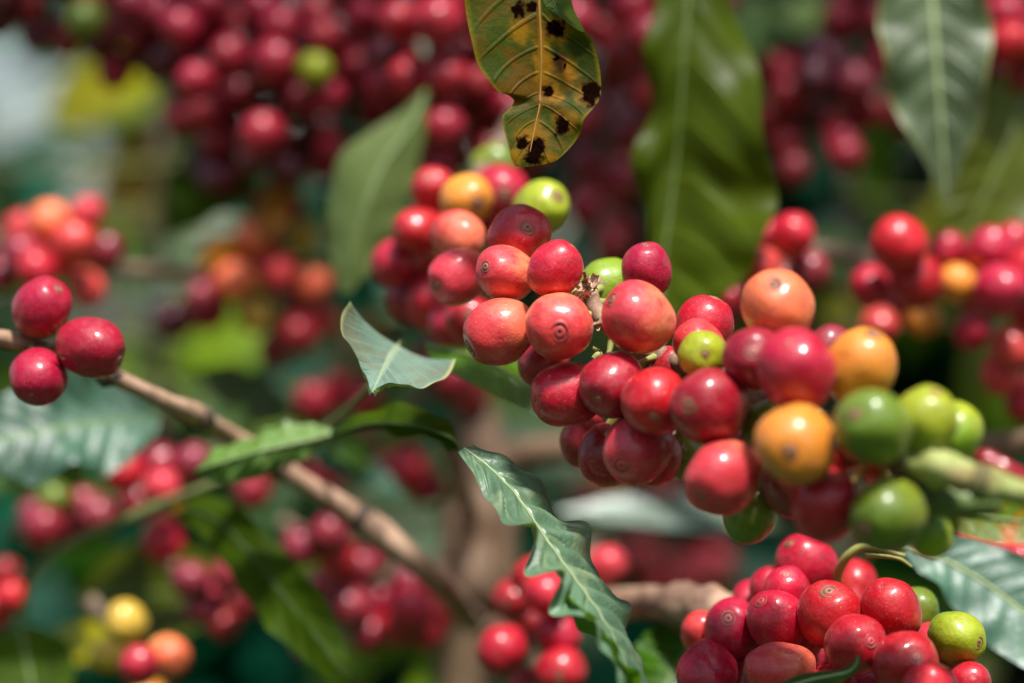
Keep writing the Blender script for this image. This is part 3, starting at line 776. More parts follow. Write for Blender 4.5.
bract(tE, P(67,350,.604), 10, .0032, 21, mat='tan'); tube('twig_spur', [P(62,352,.618), P(66,349,.606), P(72,347,.602)], [.0018,.0014,.0009], BK['tan'], tE, n=8, sides=8); bract(tE, P(118,378,.625), 5, .002, 23, mat='ring')

# --- the trunk and its side branches
tt = thing('coffee_tree', P(480,700,.90)*1.0, 'brown coffee trunk standing upright in the lower centre, out of focus', 'tree')
tt.location = (P(468,700,.80).x, .80, 0)
tube('trunk', [Vector((P(468,700,.80).x, .80, -0.02)), Vector((P(468,700,.80).x-.01, .805, .7)), P(468,720,.80), P(473,600,.80), P(482,500,.805), P(478,420,.815), P(445,340,.86), P(400,200,.95), P(370,-60,1.0), Vector((P(370,0,1).x, 1.02, 1.95))],
     [.014,.013,.0112,.0105,.0098,.0080,.005,.004,.003,.002], BK['trunk'], tt, n=90, rough=.16, nodes=(.3,.36,.42), sides=22)
tube('limb', [P(486,470,.805), P(530,452,.80), P(600,448,.79), P(700,440,.78), P(840,440,.76), P(990,446,.72), P(1060,436,.70)], [.0060,.0050,.0045,.0042,.004,.004,.004], BK['trunk'], tt, n=50)
tube('limb', [P(488,640,.80), P(560,615,.74), P(640,603,.67), P(680,606,.65), P(730,612,.64), P(800,640,.64)], [.0060,.0048,.0046,.0048,.0045,.004], BK['tan'], tt, n=44, nodes=(.6,.72), rough=.15)
tube('limb', [P(474,520,.80), P(455,470,.74), P(440,430,.70), P(420,420,.67)], [.0030,.0024,.0020,.0014], BK['brown'], tt, n=24)
tube('limb', [P(500,683,.80), P(498,600,.79), P(505,520,.79), P(492,450,.80)], [.0036,.0032,.0030,.0024], BK['trunk'], tt, n=24)

# --- top left masses of ripe cherries
rk = ['maroon', 'dark', 'maroon', 'dark', 'maroon']
G1 = [(181,28,40,.80,'crimson'),(136,30,38,.84,'dark'),(115,70,36,.86,'dark'),(85,20,40,.82,'green'),(133,3,36,.83,'dark'),(33,3,34,.85,'crimson'),(66,40,34,.87,'dark'),(206,7,40,.82,'dark'),(100,45,34,.88,'dark')]
branch('coffee_branch', 'blurred dark red cherries along the top left edge with one olive-green one', 'coffee branch',
    [(-40,-40,.84),(60,0,.86),(150,20,.86),(230,60,.86)], [.003,.003,.0025], 'brown', G1, hi=False, fill=dict(step=.011, per=6, rad=.011, kinds=rk, diam=.0125, lim=55), seed=11, stalks=False)
G2 = [(196,81,40,.78,'crimson'),(229,55,40,.80,'crimson'),(274,60,44,.79,'crimson'),(279,27,40,.80,'crimson'),(262,133,46,.78,'crimson'),(239,93,38,.83,'crimson'),(219,140,38,.84,'crimson'),(236,27,38,.84,'crimson'),(300,100,38,.82,'crimson'),(327,97,38,.81,'crimson'),(259,7,38,.82,'dark'),(314,70,36,.80,'lime')]
branch('coffee_branch', 'thick hanging cluster of deep red cherries at the upper left, brightest fruit in its middle', 'coffee branch',
    [(180,-60,.84),(220,20,.85),(250,80,.85),(262,140,.85),(285,215,.86)], [.003,.003,.0025,.002], 'brown', G2, hi=False, fill=dict(step=.011, per=7, rad=.013, kinds=rk, diam=.0125, spread=1.5, lim=75), seed=12, stalks=False)
G4 = [(316,13,38,.82,'dark'),(324,37,38,.80,'crimson'),(366,13,40,.80,'crimson'),(356,66,40,.84,'dark'),(376,113,40,.86,'dark'),(345,40,38,.86,'dark')]
branch('coffee_branch', 'shadowy maroon cherries in the gap between the upper left cluster and the redder one', 'coffee branch',
    [(300,-60,.88),(330,30,.88),(350,90,.88),(350,170,.90)], [.003,.003,.002], 'brown', G4, hi=False, fill=dict(step=.013, per=6, rad=.014, kinds=['dark','maroon','maroon'], diam=.0125, spread=1.6, lim=50), seed=13, stalks=False)
G5 = [(400,20,44,.76,'crimson'),(440,20,54,.74,'crimson'),(420,22,40,.79,'crimson'),(408,77,44,.76,'crimson'),(446,77,48,.75,'crimson'),(443,128,46,.75,'crimson'),(486,112,48,.80,'crimson'),(490,150,46,.80,'crimson'),(478,60,46,.80,'crimson'),(465,100,40,.84,'dark'),(500,55,44,.82,'dark')]
branch('coffee_branch', 'bright red cherry cluster hanging left of the spotted leaf', 'coffee branch',
    [(440,-60,.80),(445,20,.80),(455,90,.81),(480,150,.82),(490,200,.84)], [.003,.003,.0025], 'brown', G5, hi=False, fill=dict(step=.012, per=6, rad=.013, kinds=['crimson','dark','dark','maroon'], diam=.013, spread=1.4, lim=34), seed=14, stalks=False)
H = [(576,20,44,.78,'crimson'),(600,30,40,.84,'dark'),(619,53,40,.84,'dark'),(632,8,44,.80,'crimson'),(648,34,42,.80,'crimson'),(624,51,40,.86,'dark'),(683,2,40,.80,'crimson'),(719,6,36,.86,'crimson'),(612,76,36,.88,'dark')]
branch('coffee_branch', 'dim red cherries at the top edge between the spotted leaf and the large green leaf', 'coffee branch',
    [(540,-60,.86),(590,0,.86),(620,40,.87),(660,30,.88),(740,-10,.88)], [.003,.003,.0025], 'brown', H, hi=False, fill=dict(step=.014, per=5, rad=.012, kinds=rk, diam=.0125, spread=1.3, lim=30), seed=15, stalks=False)
H2 = [(627,133,40,.92,'dark'),(632,134,30,.90,'dark'),(589,166,36,.92,'dark'),(616,186,36,.92,'dark'),(586,206,38,.88,'crimson'),(612,245,36,.86,'crimson'),(580,120,34,.94,'dark')]
branch('coffee_branch', 'faint out-of-focus cherries above the two-tone lime cherry, under the spotted leaf', 'coffee branch',
    [(680,60,.96),(630,130,.95),(605,190,.94),(600,260,.92)], [.003,.0025,.002], 'brown', H2, hi=False, fill=dict(step=.016, per=4, rad=.012, kinds=rk, diam=.0125, lim=20), seed=16, stalks=False)
I = [(790,95,40,.86,'dark'),(782,71,38,.88,'dark'),(857,83,42,.84,'pink'),(841,130,40,.86,'dark'),(790,146,36,.86,'dark'),(841,142,38,.84,'dark'),(794,170,36,.86,'dark'),(845,156,36,.84,'red'),(814,79,40,.86,'maroon'),
     (829,59,34,.86,'maroon'),(879,20,38,.88,'dark'),(905,119,34,.88,'dark'),(812,112,38,.87,'maroon'),(870,110,38,.86,'dark')]
branch('coffee_branch', 'dark maroon cherry bunch between the large green leaf and the pale leaf', 'coffee branch',
    [(900,-60,.92),(880,20,.91),(840,80,.90),(805,130,.90),(790,190,.90)], [.003,.003,.0022], 'brown', I, hi=False, fill=dict(step=.015, per=5, rad=.012, kinds=['dark','maroon','maroon'], diam=.0125, lim=26), seed=17, stalks=False)
J = [(1007,16,48,.76,'red'),(1009,43,44,.75,'red'),(1015,75,46,.77,'dark'),(988,-8,44,.78,'red'),(1030,100,46,.78,'dark'),(990,52,36,.80,'dark'),(1035,50,44,.76,'red'),(1003,92,36,.80,'dark')]
branch('coffee_branch', 'red cherries cut by the top right corner beside the pale leaf', 'coffee branch',
    [(1000,-70,.80),(1020,0,.80),(1025,60,.80),(1040,130,.80)], [.003,.003,.0022], 'brown', J, hi=False, seed=18, stalks=False)
# --- right middle
K1 = [(791,236,46,.70,'red',(800,225)),(764,236,38,.72,'red'),(760,270,46,.69,'scarlet'),(808,272,44,.71,'pink'),(732,298,38,.73,'red'),(722,318,30,.74,'dark'),(785,285,40,.74,'dark'),(745,250,36,.76,'dark')]
branch('coffee_branch', 'small soft bunch of red cherries directly above the peach-orange cherry', 'coffee branch',
    [(880,262,.78),(810,250,.76),(775,265,.74),(730,315,.76)], [.003,.0025,.002], 'brown', K1, hi=False, seed=19, stalks=False)
K2 = [(900,244,58,.685,'red'),(917,280,56,.690,'red'),(948,251,38,.71,'red'),(870,286,42,.70,'red'),(956,284,42,.70,'orange'),(924,319,38,.72,'orange'),(879,325,40,.72,'scarlet'),(990,252,50,.70,'red'),(1013,245,42,.71,'red'),
      (1000,290,54,.685,'red',(1010,300)),(973,331,40,.71,'red'),(1013,348,46,.70,'scarlet'),(1003,372,42,.71,'scarlet'),(1030,270,50,.70,'red'),(1035,310,50,.70,'red'),(935,275,40,.74,'dark'),(975,265,40,.74,'dark'),(895,300,36,.74,'dark'),(980,305,40,.74,'dark'),(1025,400,40,.72,'red')]
branch('coffee_branch', 'soft row of red cherries with two orange ones, crossing to the right edge', 'coffee branch',
    [(850,270,.75),(920,268,.74),(1000,285,.73),(1090,290,.72)], [.002,.0026,.003], 'brown', K2, hi=False, seed=20, stalks=False)
Kx = [(1000,548,40,.66,'red'),(1022,560,40,.66,'red'),(975,540,34,.68,'scarlet'),(1035,535,40,.67,'red')]
branch('coffee_branch', 'few red cherries peeping out between the red-green leaf and the glossy leaf', 'coffee branch',
    [(960,520,.71),(1010,545,.70),(1080,560,.69)], [.002,.002,.002], 'brown', Kx, hi=False, seed=31, stalks=False)
# --- left blurred
Lc = [(50,223,44,.76,'peach'),(73,243,44,.75,'scarlet'),(23,253,42,.76,'pink'),(37,270,42,.75,'red'),(86,288,38,.77,'scarlet'),(86,215,36,.78,'scarlet'),(106,250,36,.79,'pink'),(3,273,38,.77,'pink'),(60,262,36,.79,'red'),(20,230,34,.80,'scarlet')]
branch('coffee_branch', 'hazy orange and pink cherries at the left edge, above the three glossy ones', 'coffee branch',
    [(-40,240,.80),(40,245,.80),(100,265,.80),(200,272,.84),(300,262,.88)], [.003,.0026,.0022], 'brown', Lc, hi=False, seed=21, stalks=False)
M = [(256,237,42,.84,'peach'),(276,273,42,.84,'scarlet'),(233,280,44,.83,'peach'),(286,207,36,.86,'dark'),(312,283,38,.85,'peach'),(296,333,42,.85,'dark'),(256,313,40,.85,'yellow'),(216,256,34,.86,'orange'),(206,310,44,.84,'dark'),
     (173,320,40,.85,'maroon'),(200,296,34,.84,'pink'),(300,236,36,.88,'yellow'),(320,320,36,.88,'scarlet'),(275,348,34,.88,'dark'),(270,250,36,.89,'dark'),(240,255,34,.90,'scarlet'),(295,300,34,.90,'dark')]
branch('coffee_branch', 'far blurred cluster of brick-red, orange and yellow cherries left of the centre', 'coffee branch',
    [(290,180,.92),(275,250,.91),(265,300,.91),(285,370,.92)], [.003,.0025,.002], 'brown', M, hi=False, seed=22, stalks=False)
N = [(124,473,42,.76,'red'),(160,465,42,.77,'dark'),(193,462,38,.75,'pink'),(160,489,40,.74,'scarlet'),(100,516,42,.76,'pink'),(43,528,44,.76,'dark'),(37,516,38,.78,'pink'),(163,541,44,.76,'red'),(54,500,34,.78,'green'),(140,500,40,.80,'dark'),(75,530,36,.80,'dark'),(84,505,36,.79,'pink')]
branch('coffee_branch', 'dull red cherries with one green in the lower left, along a slanting green twig', 'coffee branch',
    [(10,530,.81),(80,515,.81),(150,490,.81),(220,450,.82)], [.0026,.0026,.0022], 'brown', N, hi=False, seed=23, stalks=False)
Rr = [(12,597,36,.74,'red'),(-6,612,40,.75,'red'),(5,575,32,.78,'dark')]
branch('coffee_branch', 'couple of red cherries at the left edge low down', 'coffee branch',
    [(-60,560,.78),(-10,590,.78),(10,620,.79)], [.0024,.002,.0015], 'brown', Rr, hi=False, seed=24, stalks=False)
Q = [(126,624,44,.72,'yellow'),(168,656,44,.70,'peach'),(139,666,42,.69,'red'),(110,655,36,.74,'yellow'),(150,700,44,.72,'orange')]
branch('coffee_branch', 'yellow and peach cherries round one red one near the bottom left corner', 'coffee branch',
    [(90,600,.76),(125,645,.75),(150,690,.75),(160,740,.75)], [.0024,.002,.0018], 'brown', Q, hi=False, seed=25, stalks=False)
O1 = [(190,580,40,.74,'pink'),(232,574,42,.74,'pink'),(249,566,36,.75,'red'),(203,607,40,.75,'pink'),(224,624,34,.78,'dark'),(215,590,36,.78,'red'),(309,641,38,.78,'scarlet'),(250,600,34,.79,'pink')]
branch('coffee_branch', 'small soft bunch of pinkish-red cherries left of the dark wavy leaf', 'coffee branch',
    [(160,560,.80),(210,590,.80),(260,610,.80),(310,640,.82)], [.0024,.0024,.002], 'brown', O1, hi=False, seed=26, stalks=False)
O2 = [(338,556,44,.76,'red'),(301,547,40,.76,'pink'),(330,532,42,.76,'pink'),(361,567,38,.77,'pink'),(375,556,36,.78,'pink'),(412,606,48,.76,'red'),(396,628,40,.77,'red'),(369,633,40,.78,'dark'),(350,606,44,.77,'pink'),(408,585,42,.77,'pink'),(425,630,40,.78,'red'),
      (325,585,40,.80,'pink'),(380,600,38,.80,'dark'),(345,580,38,.82,'dark'),(440,612,36,.80,'dark')]
branch('coffee_branch', 'pink and red blurred bunch below the tan branch, left of the trunk', 'coffee branch',
    [(280,520,.83),(340,560,.83),(390,600,.83),(440,640,.84)], [.0024,.0024,.002], 'brown', O2, hi=False, seed=27, stalks=False)
Pp = [(533,577,42,.680,'red'),(546,593,46,.674,'red',(560,605),'brown'),(513,600,44,.70,'red'),(502,650,52,.672,'red'),(558,635,48,.676,'red'),(562,671,50,.672,'red'),(607,565,42,.71,'scarlet'),(530,620,38,.72,'dark'),(530,690,46,.69,'red'),(590,600,36,.74,'dark')]
branch('coffee_branch', 'half a dozen plain red cherries at the bottom centre, left of the long wavy leaf', 'coffee branch',
    [(600,540,.74),(560,590,.72),(535,640,.72),(540,720,.72)], [.0024,.0024,.002], 'brown', Pp, hi=True, seed=28, stalks=False)
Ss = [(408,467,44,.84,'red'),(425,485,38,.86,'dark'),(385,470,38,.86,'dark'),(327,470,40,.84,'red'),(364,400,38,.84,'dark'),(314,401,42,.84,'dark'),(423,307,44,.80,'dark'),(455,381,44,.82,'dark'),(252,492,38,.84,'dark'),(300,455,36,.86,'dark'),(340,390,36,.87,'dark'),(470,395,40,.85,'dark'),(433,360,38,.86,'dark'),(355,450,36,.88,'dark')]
branch('coffee_branch', 'scattered shaded cherries behind the small curled leaf and left of the trunk', 'coffee branch',
    [(250,500,.90),(320,440,.90),(380,430,.90),(430,380,.90),(450,300,.90)], [.0026,.0026,.002], 'brown', Ss, hi=False, seed=29, stalks=False)
U = [(690,575,52,.95,'scarlet'),(665,590,46,1.0,'red'),(640,560,46,1.0,'dark'),(715,565,40,1.0,'scarlet'),(590,500,40,.95,'dark'),(605,480,36,1.0,'orange'),(660,500,40,1.0,'dark')]
branch('coffee_branch', 'very faint reddish cherries under the main bunch, right of the long wavy leaf', 'coffee branch',
    [(560,470,1.0),(630,540,1.02),(690,580,1.02),(760,590,1.0)], [.003,.003,.002], 'brown', U, hi=False, seed=30, stalks=False)

# ================================================================== LEAVES
D1 = .585
def px1(x, y, d=0): return (x, y, D1+d)
L1 = rows_px([
 (px1(463,-40),px1(535,-42,.006),px1(570,-40)), (px1(464,-12),px1(538,-12,.005),px1(569,-12)), (px1(467,18),px1(540,18,.004),px1(578,20)),
 (px1(472,45),px1(541,42,.004),px1(592,42,.002)), (px1(478,66),px1(541,62,.004),px1(599,64,.003)), (px1(490,83),px1(541,80,.004),px1(601,84,.003)),
 (px1(504,94),px1(540,94,.004),px1(600,98,.002)), (px1(514,101,.003),px1(540,103,.003),px1(593,108)), (px1(505,112),px1(538,114,.003),px1(585,120)),
 (px1(504,126),px1(535,127,.002),px1(581,132)), (px1(508,144),px1(532,142,.001),px1(570,148)), (px1(511,158),px1(529,157),px1(557,160)), (px1(515,166),px1(527,167),px1(546,164))])
o1 = P(535,-42,D1+.006)
def sp(x, y, r, a=1.0):
    p = P(x, y, D1)-o1; return (p.x, p.z, r/F*D1, a)
spots = [('o', [sp(543,60,13,3.6), sp(520,30,18,1.0), sp(568,72,15,1.4), sp(553,92,14), sp(532,140,24,1.1), sp(565,122,17), sp(588,93,17), sp(557,28,19), sp(515,158,11), sp(550,158,12)]),
         ('h', [(a_, b_, r_*1.35, e_) for a_, b_, r_, e_ in (sp(519,8,8), sp(556,27,11), sp(548,90,7.5), sp(591,92,11,1.6), sp(563,126,9.5,1.4), sp(538,147,9,1.2), sp(523,143,8), sp(533,157,10), sp(560,59,7,1.5))]),
         ('k', [sp(519,8,8), sp(531,3,7), sp(556,27,11), sp(548,90,7.5), sp(591,92,11,1.6), sp(563,126,9.5,1.4), sp(538,147,9,1.2), sp(523,143,8), sp(533,157,10), sp(556,55,3.2,1.5), sp(565,63,3.5)])]
LM['spotted'] = leaf_mat('leaf_spotted', (0.036,0.054,0.003), (0.04,0.06,0.003), (0.11,0.055,0.006), lat=0.07, spots=spots, trans=0.2, gloss=0.15, rough=0.6, edge=(0.12,0.10,0.02), blotch=(0.10,0.050,0.005))
t1 = leaf_thing(L1, 'spotted', 'ragged green-brown leaf with black spots hanging from the top centre', ribm='rust', rr=.0004, nu=60, nv=21, quilt=.00012, edge=.0012, seed=2)
grid_leaf('folded_margin', rows_px([((537,-40,.590),(550,-40,.587),(566,-40,.583)), ((538,-12,.590),(552,-10,.587),(568,-12,.582)), ((543,5,.589),(558,8,.586),(572,5,.581)), ((560,17,.586),(570,20,.584),(579,20,.581)), ((578,30,.583),(582,32,.582),(585,31,.581))]), LM['softl'], t1, nu=20, nv=7, quilt=.0001, flip=True)

# large hanging leaves
leaf_thing(rows_px([((690,-80,.70),(694,-80,.70),(698,-80,.70)),((660,-20,.70),(690,-20,.70),(720,-20,.70)),((656,50,.70),(684,50,.695),(752,50,.695)),((648,120,.70),(680,120,.695),(768,120,.685)),((645,180,.70),(674,180,.695),(778,185,.68)),
   ((645,230,.70),(666,240,.69),(772,245,.675)),((650,270,.695),(662,285,.685),(745,290,.675)),((652,300,.69),(662,310,.68),(705,318,.675)),((664,332,.68),(668,334,.68),(674,334,.678))]),
   'hang', 'large plain green leaf hanging from the top, right of the spotted one', rr=.0005, nu=70, nv=21, quilt=.0012, edge=.008, wf=7, bulge=.004, seed=3, nlat=8)
leaf_thing(rows_px([((424,90,.74),(426,90,.74),(428,90,.74)),((392,120,.735),(410,128,.73),(424,130,.735)),((350,150,.73),(385,160,.722),(420,165,.73)),((330,190,.725),(368,200,.715),(410,202,.725)),((326,228,.72),(356,236,.712),(396,238,.72)),((332,262,.715),(350,266,.71),(374,266,.715)),((342,292,.71),(346,294,.71),(350,292,.71))]),
   'softl', 'soft grey-green leaf hanging above the small curled leaf', rr=.0007, ribm='green', nu=40, quilt=.0004, edge=.002, seed=4)
leaf_thing(auto_px((925,-90,.720),(947,205,.700),108,up=(-.2,-1,.7),sag=.06,fold=.2), 'softl2', 'pale veined leaf hanging at the top right', rr=.0009, ribm='pale', nu=44, quilt=.0013, edge=.003, seed=5)
leaf_thing(auto_px((1040,60,.76),(930,300,.74),120,up=(.3,-1,.1),sag=.06,fold=.1), 'olive', 'shaded olive leaf behind the pale one at the right', rr=.0009, nu=30, quilt=.0008, edge=.003, seed=6)
leaf_thing(auto_px((1000,300,.80),(960,430,.80),52,up=(.1,-1,.2),sag=.06,fold=.1), 'olive', 'narrow yellow-green leaf below the soft row of cherries', rr=.0007, nu=26, seed=7)
# curled leaf in focus
leaf_thing(rows_px([((350,301,.602),(398,345,.618),(456,359,.606)),((341,317,.597),(391,354,.609),(449,374,.599)),((344,338,.593),(386,364,.601),(430,385,.593)),
    ((355,358,.589),(381,373,.594),(408,385,.588)),((365,377,.586),(377,382,.588),(388,382,.585)),((371,391,.583),(372,391.5,.583),(373,391,.583))]),
    'curled', 'small curled grey-green leaf in sharp focus at the centre, tip pointing down', rr=.00018, ribm='pale', nu=40, nv=21, quilt=.0004, nlat=6, bulge=-.003, edge=.0006, seed=8, flip=True,
    petiole=[P(400,342,.63), P(402,344,.66), P(405,350,.70)])
# leaf behind it, seen from below
leaf_thing(auto_px((425,345,.640),(592,438,.612),60,up=(0.2,-.7,.75),sag=.10,fold=-.25), 'bright', 'flat green leaf behind the curled one, reaching under the sharp cherries', rr=.0007, nu=36, quilt=.0006, seed=9)
# long wavy leaf
t7 = leaf_thing(rows_px([((458,452,.590),(464,448,.590),(474,445,.592)),((474,478,.580),(488,466,.586),(508,458,.592)),((500,504,.570),(514,492,.580),(540,482,.590)),
    ((522,538,.562),(536,524,.575),(566,512,.586)),((540,568,.556),(557,554,.570),(590,548,.582)),((558,594,.553),(579,584,.566),(612,588,.578)),
    ((578,618,.550),(600,614,.562),(630,622,.574)),((606,646,.548),(619,648,.558),(644,658,.568)),((626,686,.546),(636,690,.555),(652,694,.564)),((642,730,.546),(646,732,.555),(654,732,.562))]),
    'wavy', 'long wavy grey-green leaf slanting down to the bottom edge, centre right', rr=.00022, ribm='pale', nu=100, nv=25, quilt=.0019, nlat=14, edge=.0042, wf=12, seed=10, flip=True)
grid_leaf('underside_fold', rows_px([((560,588,0.558),(562,589,0.558),(566,592,0.557)),((572,604,0.560),(575,603,0.556),(580,606,0.553)),((588,628,0.560),(593,628,0.555),(600,630,0.551)),((603,656,0.558),(613,656,0.553),(622,658,0.548)),((620,690,0.557),(629,690,0.551),(641,688,0.546)),((634,730,0.556),(640,730,0.551),(650,728,0.546))]),
    LM['bright'], t7, nu=40, nv=7, quilt=.0002, edge=.002, seed=4)
# dark arching leaf over the trunk
leaf_thing(rows_px([((330,432,.645),(332,435,.645),(334,438,.645)),((365,412,.640),(368,424,.634),(372,430,.640)),((400,404,.634),(402,424,.626),(404,436,.634)),((430,412,.630),(432,430,.620),(432,444,.628)),((452,430,.626),(454,440,.618),(452,450,.624)),((460,452,.620),(461,453,.618),(461,454,.620))]),
    'under', 'dark green leaf arching between the slanting twig and the long wavy leaf', rr=.0003, ribm='dark', nu=36, quilt=.0006, edge=.0015, seed=11)
# twig from the lower left with its leaves
tw = thing('leafy_twig', P(20,610,.70), 'thin green twig curving across the lower left with a dark wavy leaf', 'twig')
tube('stem', [P(20,625,.72),P(38,570,.72),(P(90,535,.715)),P(160,505,.71),P(230,478,.70),P(280,455,.69),P(335,420,.67),P(372,385,.645)], [.0010,.0014,.0016,.0016,.0014,.0011,.0010,.0008], BK['olive'], tw, n=60, sides=10)
def twleaf(rows, mat, label=None, ribm='green', **kw):
    o, Ms, _ = grid_leaf('leaf', rows, LM[mat], tw, **kw)
    if label: o['label'] = label
    r_ = rib([m-Vector(tw.location) for m in Ms], None, .0003 if ribm == 'dark' else .0007, RM[ribm]); r_.parent = o
    return o
twleaf(rows_px([((165,508,.700),(168,512,.700),(172,518,.700)),((205,494,.692),(202,512,.690),(198,530,.690)),((240,508,.684),(232,532,.682),(222,560,.682)),((272,540,.676),(260,566,.674),(246,594,.674)),
    ((296,566,.670),(284,596,.668),(268,626,.668)),((326,602,.664),(310,626,.661),(292,648,.662)),((344,638,.658),(332,658,.656),(318,672,.657)),((358,676,.652),(354,686,.650),(348,692,.650))]),
    'under', 'dark green wavy leaf with an orange mark at its base', ribm='dark', nu=60, nv=17, quilt=.0006, edge=.004, seed=12)
ob_, _, _ = grid_leaf('rust_patch', rows_px([((172,506,.697),(173,509,.697),(174,512,.697)),((180,503,.696),(182,509,.696),(183,516,.696)),((190,508,.694),(190,514,.694),(189,519,.694)),((194,515,.693),(194,517,.693),(193,519,.693))]), LM['orange'], tw, nu=10, nv=7, quilt=.0001)
twleaf(rows_px([((334,430,.660),(335,433,.660),(336,436,.660)),((314,424,.662),(311,440,.657),(306,456,.658)),((288,426,.662),(284,446,.654),(280,470,.655)),((262,428,.662),(258,452,.652),(256,479,.653)),((236,438,.660),(234,459,.652),(230,483,.654)),((212,452,.658),(211,466,.652),(210,478,.655)),((194,470,.658),(193,472,.657),(192,474,.657))]), 'rust', 'grey-green leaf with rusty marks', nu=50, nv=17, quilt=.0008, edge=.0025, wf=9, seed=13)
twleaf(auto_px((20,625,.72),(40,730,.70),90,up=(.3,-1,-.2),sag=.04,fold=.1), 'under', 'dark teal leaf at the corner', nu=30, quilt=.0006, edge=.002, seed=14)
# left foreground-blur leaves
leaf_thing(auto_px((160,418,.72),(-60,455,.68),112,up=(.1,-1,.55),sag=.06,fold=.15), 'glossy', 'broad grey-green leaf at the left edge under the three cherries', rr=.0004, ribm='green', nu=50, nv=17, quilt=.0016, edge=.008, wf=10, seed=15)
leaf_thing(auto_px((300,445,.77),(410,505,.76),40,up=(.0,-.7,.8),sag=.08,fold=.2), 'teal', 'dull green leaf lying over the bare tan branch', rr=.0008, nu=30, quilt=.001, edge=.002, seed=16)
leaf_thing(auto_px((75,600,.80),(250,590,.78),110,up=(.0,-1,.25),sag=.05,fold=.1), 'olive', 'yellow-olive leaf in the lower left', rr=.0009, nu=30, quilt=.001, edge=.002, seed=17)
leaf_thing(auto_px((30,655,.80),(150,640,.78),50,up=(.0,-.7,.6),sag=.05,fold=.1), 'yellow', 'yellowed leaf around the orange cherries at the bottom left', rr=.0008, nu=26, seed=18)
leaf_thing(auto_px((120,500,.80),(-30,480,.77),56,up=(.1,-1,.5),sag=.06,fold=.15), 'mid', 'soft green leaf in the lower left behind the pale pink cherries', rr=.0005, nu=30, quilt=.001, edge=.004, seed=51)
leaf_thing(auto_px((300,420,.84),(190,372,.82),60,up=(.1,-.8,.6),sag=.06,fold=.15), 'softl2', 'pale green leaf blurred above the bare tan branch', rr=.0005, nu=30, quilt=.001, edge=.005, seed=52)
leaf_thing(auto_px((372,470,.74),(310,425,.73),34,up=(.1,-1,.4),sag=.06,fold=.15), 'mid', 'small green leaf behind the joint of the slanting twig', rr=.0005, nu=30, quilt=.001, edge=.004, seed=53)
# right lower pale leaf
leaf_thing(rows_px([((899,548,.640),(902,545,.640),(905,541,.640)),((930,582,.636),(948,562,.640),(968,536,.642)),((962,616,.634),(992,588,.638),(1016,552,.640)),((1000,652,.630),(1036,622,.634),(1072,584,.636)),((1060,690,.625),(1090,668,.628),(1110,648,.630))]),
    'glossy', 'glossy pale leaf in the lower right corner beside the green cherries', rr=.0007, ribm='pale', nu=44, nv=17, quilt=.0005, edge=.003, seed=19, flip=True)
leaf_thing(auto_px((930,512,.545),(1100,532,.535),54,up=(.1,-1,.35),sag=.03,fold=.15), 'redgreen', 'reddish-orange leaf end under the green twig at the right edge', rr=.0007, ribm='green', nu=24, seed=20)
leaf_thing(rows_px([((770,690,.570),(770,694,.570),(770,698,.570)),((796,676,.566),(800,683,.563),(804,695,.560)),((820,671,.563),(824,677,.560),(832,686,.557)),((842,669,.560),(845,673,.558),(850,677,.556)),((853,662,.559),(856,665,.557),(859,668,.556)),((856,655,.559),(858,656,.558),(860,657,.557))]), 'mid', 'little curled leaf tip resting on the bottom right cherries', rr=.0005, ribm='pale', nu=30, quilt=.0003, seed=21)
leaf_thing(auto_px((700,625,.66),(640,730,.64),90,up=(.2,-.8,.6),sag=.06,fold=.15), 'mid', 'green leaf beneath the knobbly branch at the bottom', rr=.0008, nu=30, quilt=.001, edge=.002, seed=22)
leaf_thing(auto_px((780,525,.80),(550,512,.78),46,up=(.1,-.7,.7),sag=.04,fold=.1), 'glare', 'pale level leaf under the main bunch, well out of focus', rr=.0008, nu=26, seed=23)
leaf_thing(auto_px((480,640,.80),(400,710,.80),60,up=(.0,-.6,.8),sag=.04,fold=.1), 'lime', 'bright lime leaf at the bottom left of the trunk', rr=.0008, nu=26, seed=24)

# blurred leaves farther back: each belongs to one of two bushes standing between the branches and the background
def leafy_shoot(loc_px, label, specs, extra=16, span=200, pal=('under','teal','under','dark'), group='leafy shoots behind the cherries'):
    L = P(*loc_px); t = thing('leafy_shoot', L, label, 'shoot', group)
    rs = random.Random(int(loc_px[0])); specs = list(specs)
    for k in range(extra):
        bx = loc_px[0]+rs.uniform(-span, span); by = rs.uniform(-20, 660); an = rs.uniform(-.3, 3.4); ln = rs.uniform(110, 210); D = rs.uniform(1.0, 1.3)
        if bx-abs(ln) < 110 and by < 210 and bx < 330: continue
        specs.append(((bx, by, D), (bx+cos(an)*ln, by+abs(sin(an))*ln, D+rs.uniform(-.05, .05)), ln*.4, rs.choice(pal)))
    cen = [P((b[0]+e[0])/2, (b[1]+e[1])/2, (b[2]+e[2])/2) for (b, e, w, m) in specs]
    top = P(loc_px[0], -60, loc_px[2]) ; bot = P(loc_px[0], 760, loc_px[2])
    tube('stem', [bot, L.lerp(bot, .4), L, top], [.004,.0035,.003,.002], BK['brown'], t, n=30)
    for k, (b, e, w, m) in enumerate(specs):
        o, Ms, _ = grid_leaf('leaf', auto_px(b, e, w, up=((.15, -.67, .46) if m == 'glare' else (R.uniform(-.4,.4), -.8, R.uniform(.3,.9))), sag=.06, fold=.15), LM[m], t, nu=18, nv=7, quilt=.001, edge=.003, seed=40+k)
        o['label'] = {'lime': 'bright lime leaf', 'yellow': 'yellow leaf', 'orange': 'orange leaf', 'pale': 'pale waxy leaf', 'glare': 'pale leaf with sun glare painted into its colour', 'under': 'dark green leaf', 'dark': 'dark green leaf'}.get(m, 'green leaf')
        q = P(loc_px[0], (b[1]), loc_px[2])
        tube('petiole', [Ms[0], Ms[0].lerp(q, .5), q], [.001,.001,.001], BK['green'], t, n=6, sides=6)
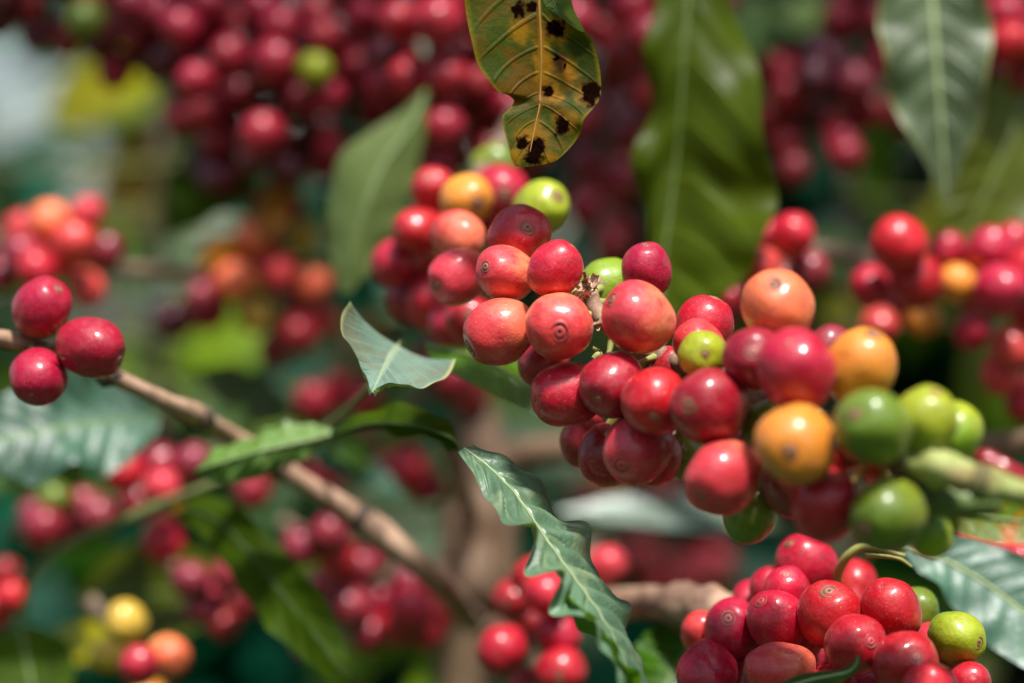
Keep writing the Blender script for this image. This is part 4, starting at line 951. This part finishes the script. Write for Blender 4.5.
leafy_shoot((160,300,1.02), 'out-of-focus shoot on the left bearing lime, yellow and dark leaves', [
  ((-60,40,1.2),(70,18,1.2),60,'teal'), ((90,150,1.15),(-30,190,1.15),60,'teal'), ((70,30,1.2),(38,80,1.2),26,'dark'), ((85,120,1.2),(40,150,1.2),24,'pale'), ((45,165,1.0),(80,160,1.0),16,'glare'), ((138,300,.95),(175,296,.95),16,'glare'), ((205,398,1.06),(250,392,1.06),30,'glare'), ((60,205,1.0),(80,200,1.0),14,'glare'), ((310,190,.95),(330,186,.95),12,'glare'),
  ((45,114,1.12),(165,74,1.08),84,'yellow'), ((90,112,1.14),(175,98,1.12),60,'lime'), ((250,160,.96),(160,235,.94),80,'dark'), ((150,235,1.12),(135,130,1.1),90,'orange'),
  ((300,165,.80),(256,252,.79),50,'orange'), ((240,236,.80),(202,270,.79),34,'orange'), ((248,150,.82),(165,238,.80),84,'under'), ((150,352,1.12),(300,345,1.10),80,'lime'), ((90,345,1.12),(190,420,1.1),90,'lime'), ((180,405,1.10),(280,390,1.08),66,'pale'), ((60,230,1.15),(130,260,1.12),60,'lime'), ((300,395,1.12),(240,440,1.1),60,'lime'),
  ((0,220,1.1),(90,170,1.1),60,'teal'), ((120,300,1.1),(190,290,1.1),30,'pale'), ((-20,170,1.0),(20,240,1.0),60,'dark'), ((140,250,1.15),(60,215,1.15),60,'teal'), ((0,330,.9),(40,310,.9),60,'pale')])
leafy_shoot((350,300,1.05), 'out-of-focus teal shoot behind the curled leaf', [
  ((340,240,1.0),(370,330,1.0),60,'teal'), ((360,340,1.05),(355,300,1.05),40,'orange'), ((330,360,1.0),(260,350,1.05),70,'teal'), ((385,440,.9),(420,375,.88),44,'soft'), ((560,250,1.0),(640,225,1.0),50,'teal'), ((572,492,1.2),(612,484,1.2),18,'glare'), ((552,470,1.2),(585,462,1.2),12,'glare'), ((424,405,.85),(436,401,.85),8,'glare'), ((400,545,1.0),(425,538,1.0),10,'glare'), ((330,640,1.0),(350,700,1.0),60,'lime')])
leafy_shoot((850,400,1.05), 'out-of-focus shoot on the right between the cherry bunches', [
  ((810,240,1.0),(850,280,.95),50,'pale'), ((820,320,1.0),(860,300,1.0),40,'yellow'), ((740,60,1.0),(770,-10,1.0),60,'pale'), ((780,20,1.0),(840,10,1.0),50,'soft'), ((940,200,1.0),(935,260,1.0),40,'yellow'), ((720,560,1.0),(860,600,1.0),60,'teal'), ((650,600,1.0),(730,590,1.0),40,'olive'),
  ((880,620,.9),(990,650,.85),60,'dark'), ((1000,670,.9),(900,690,.9),50,'olive')])
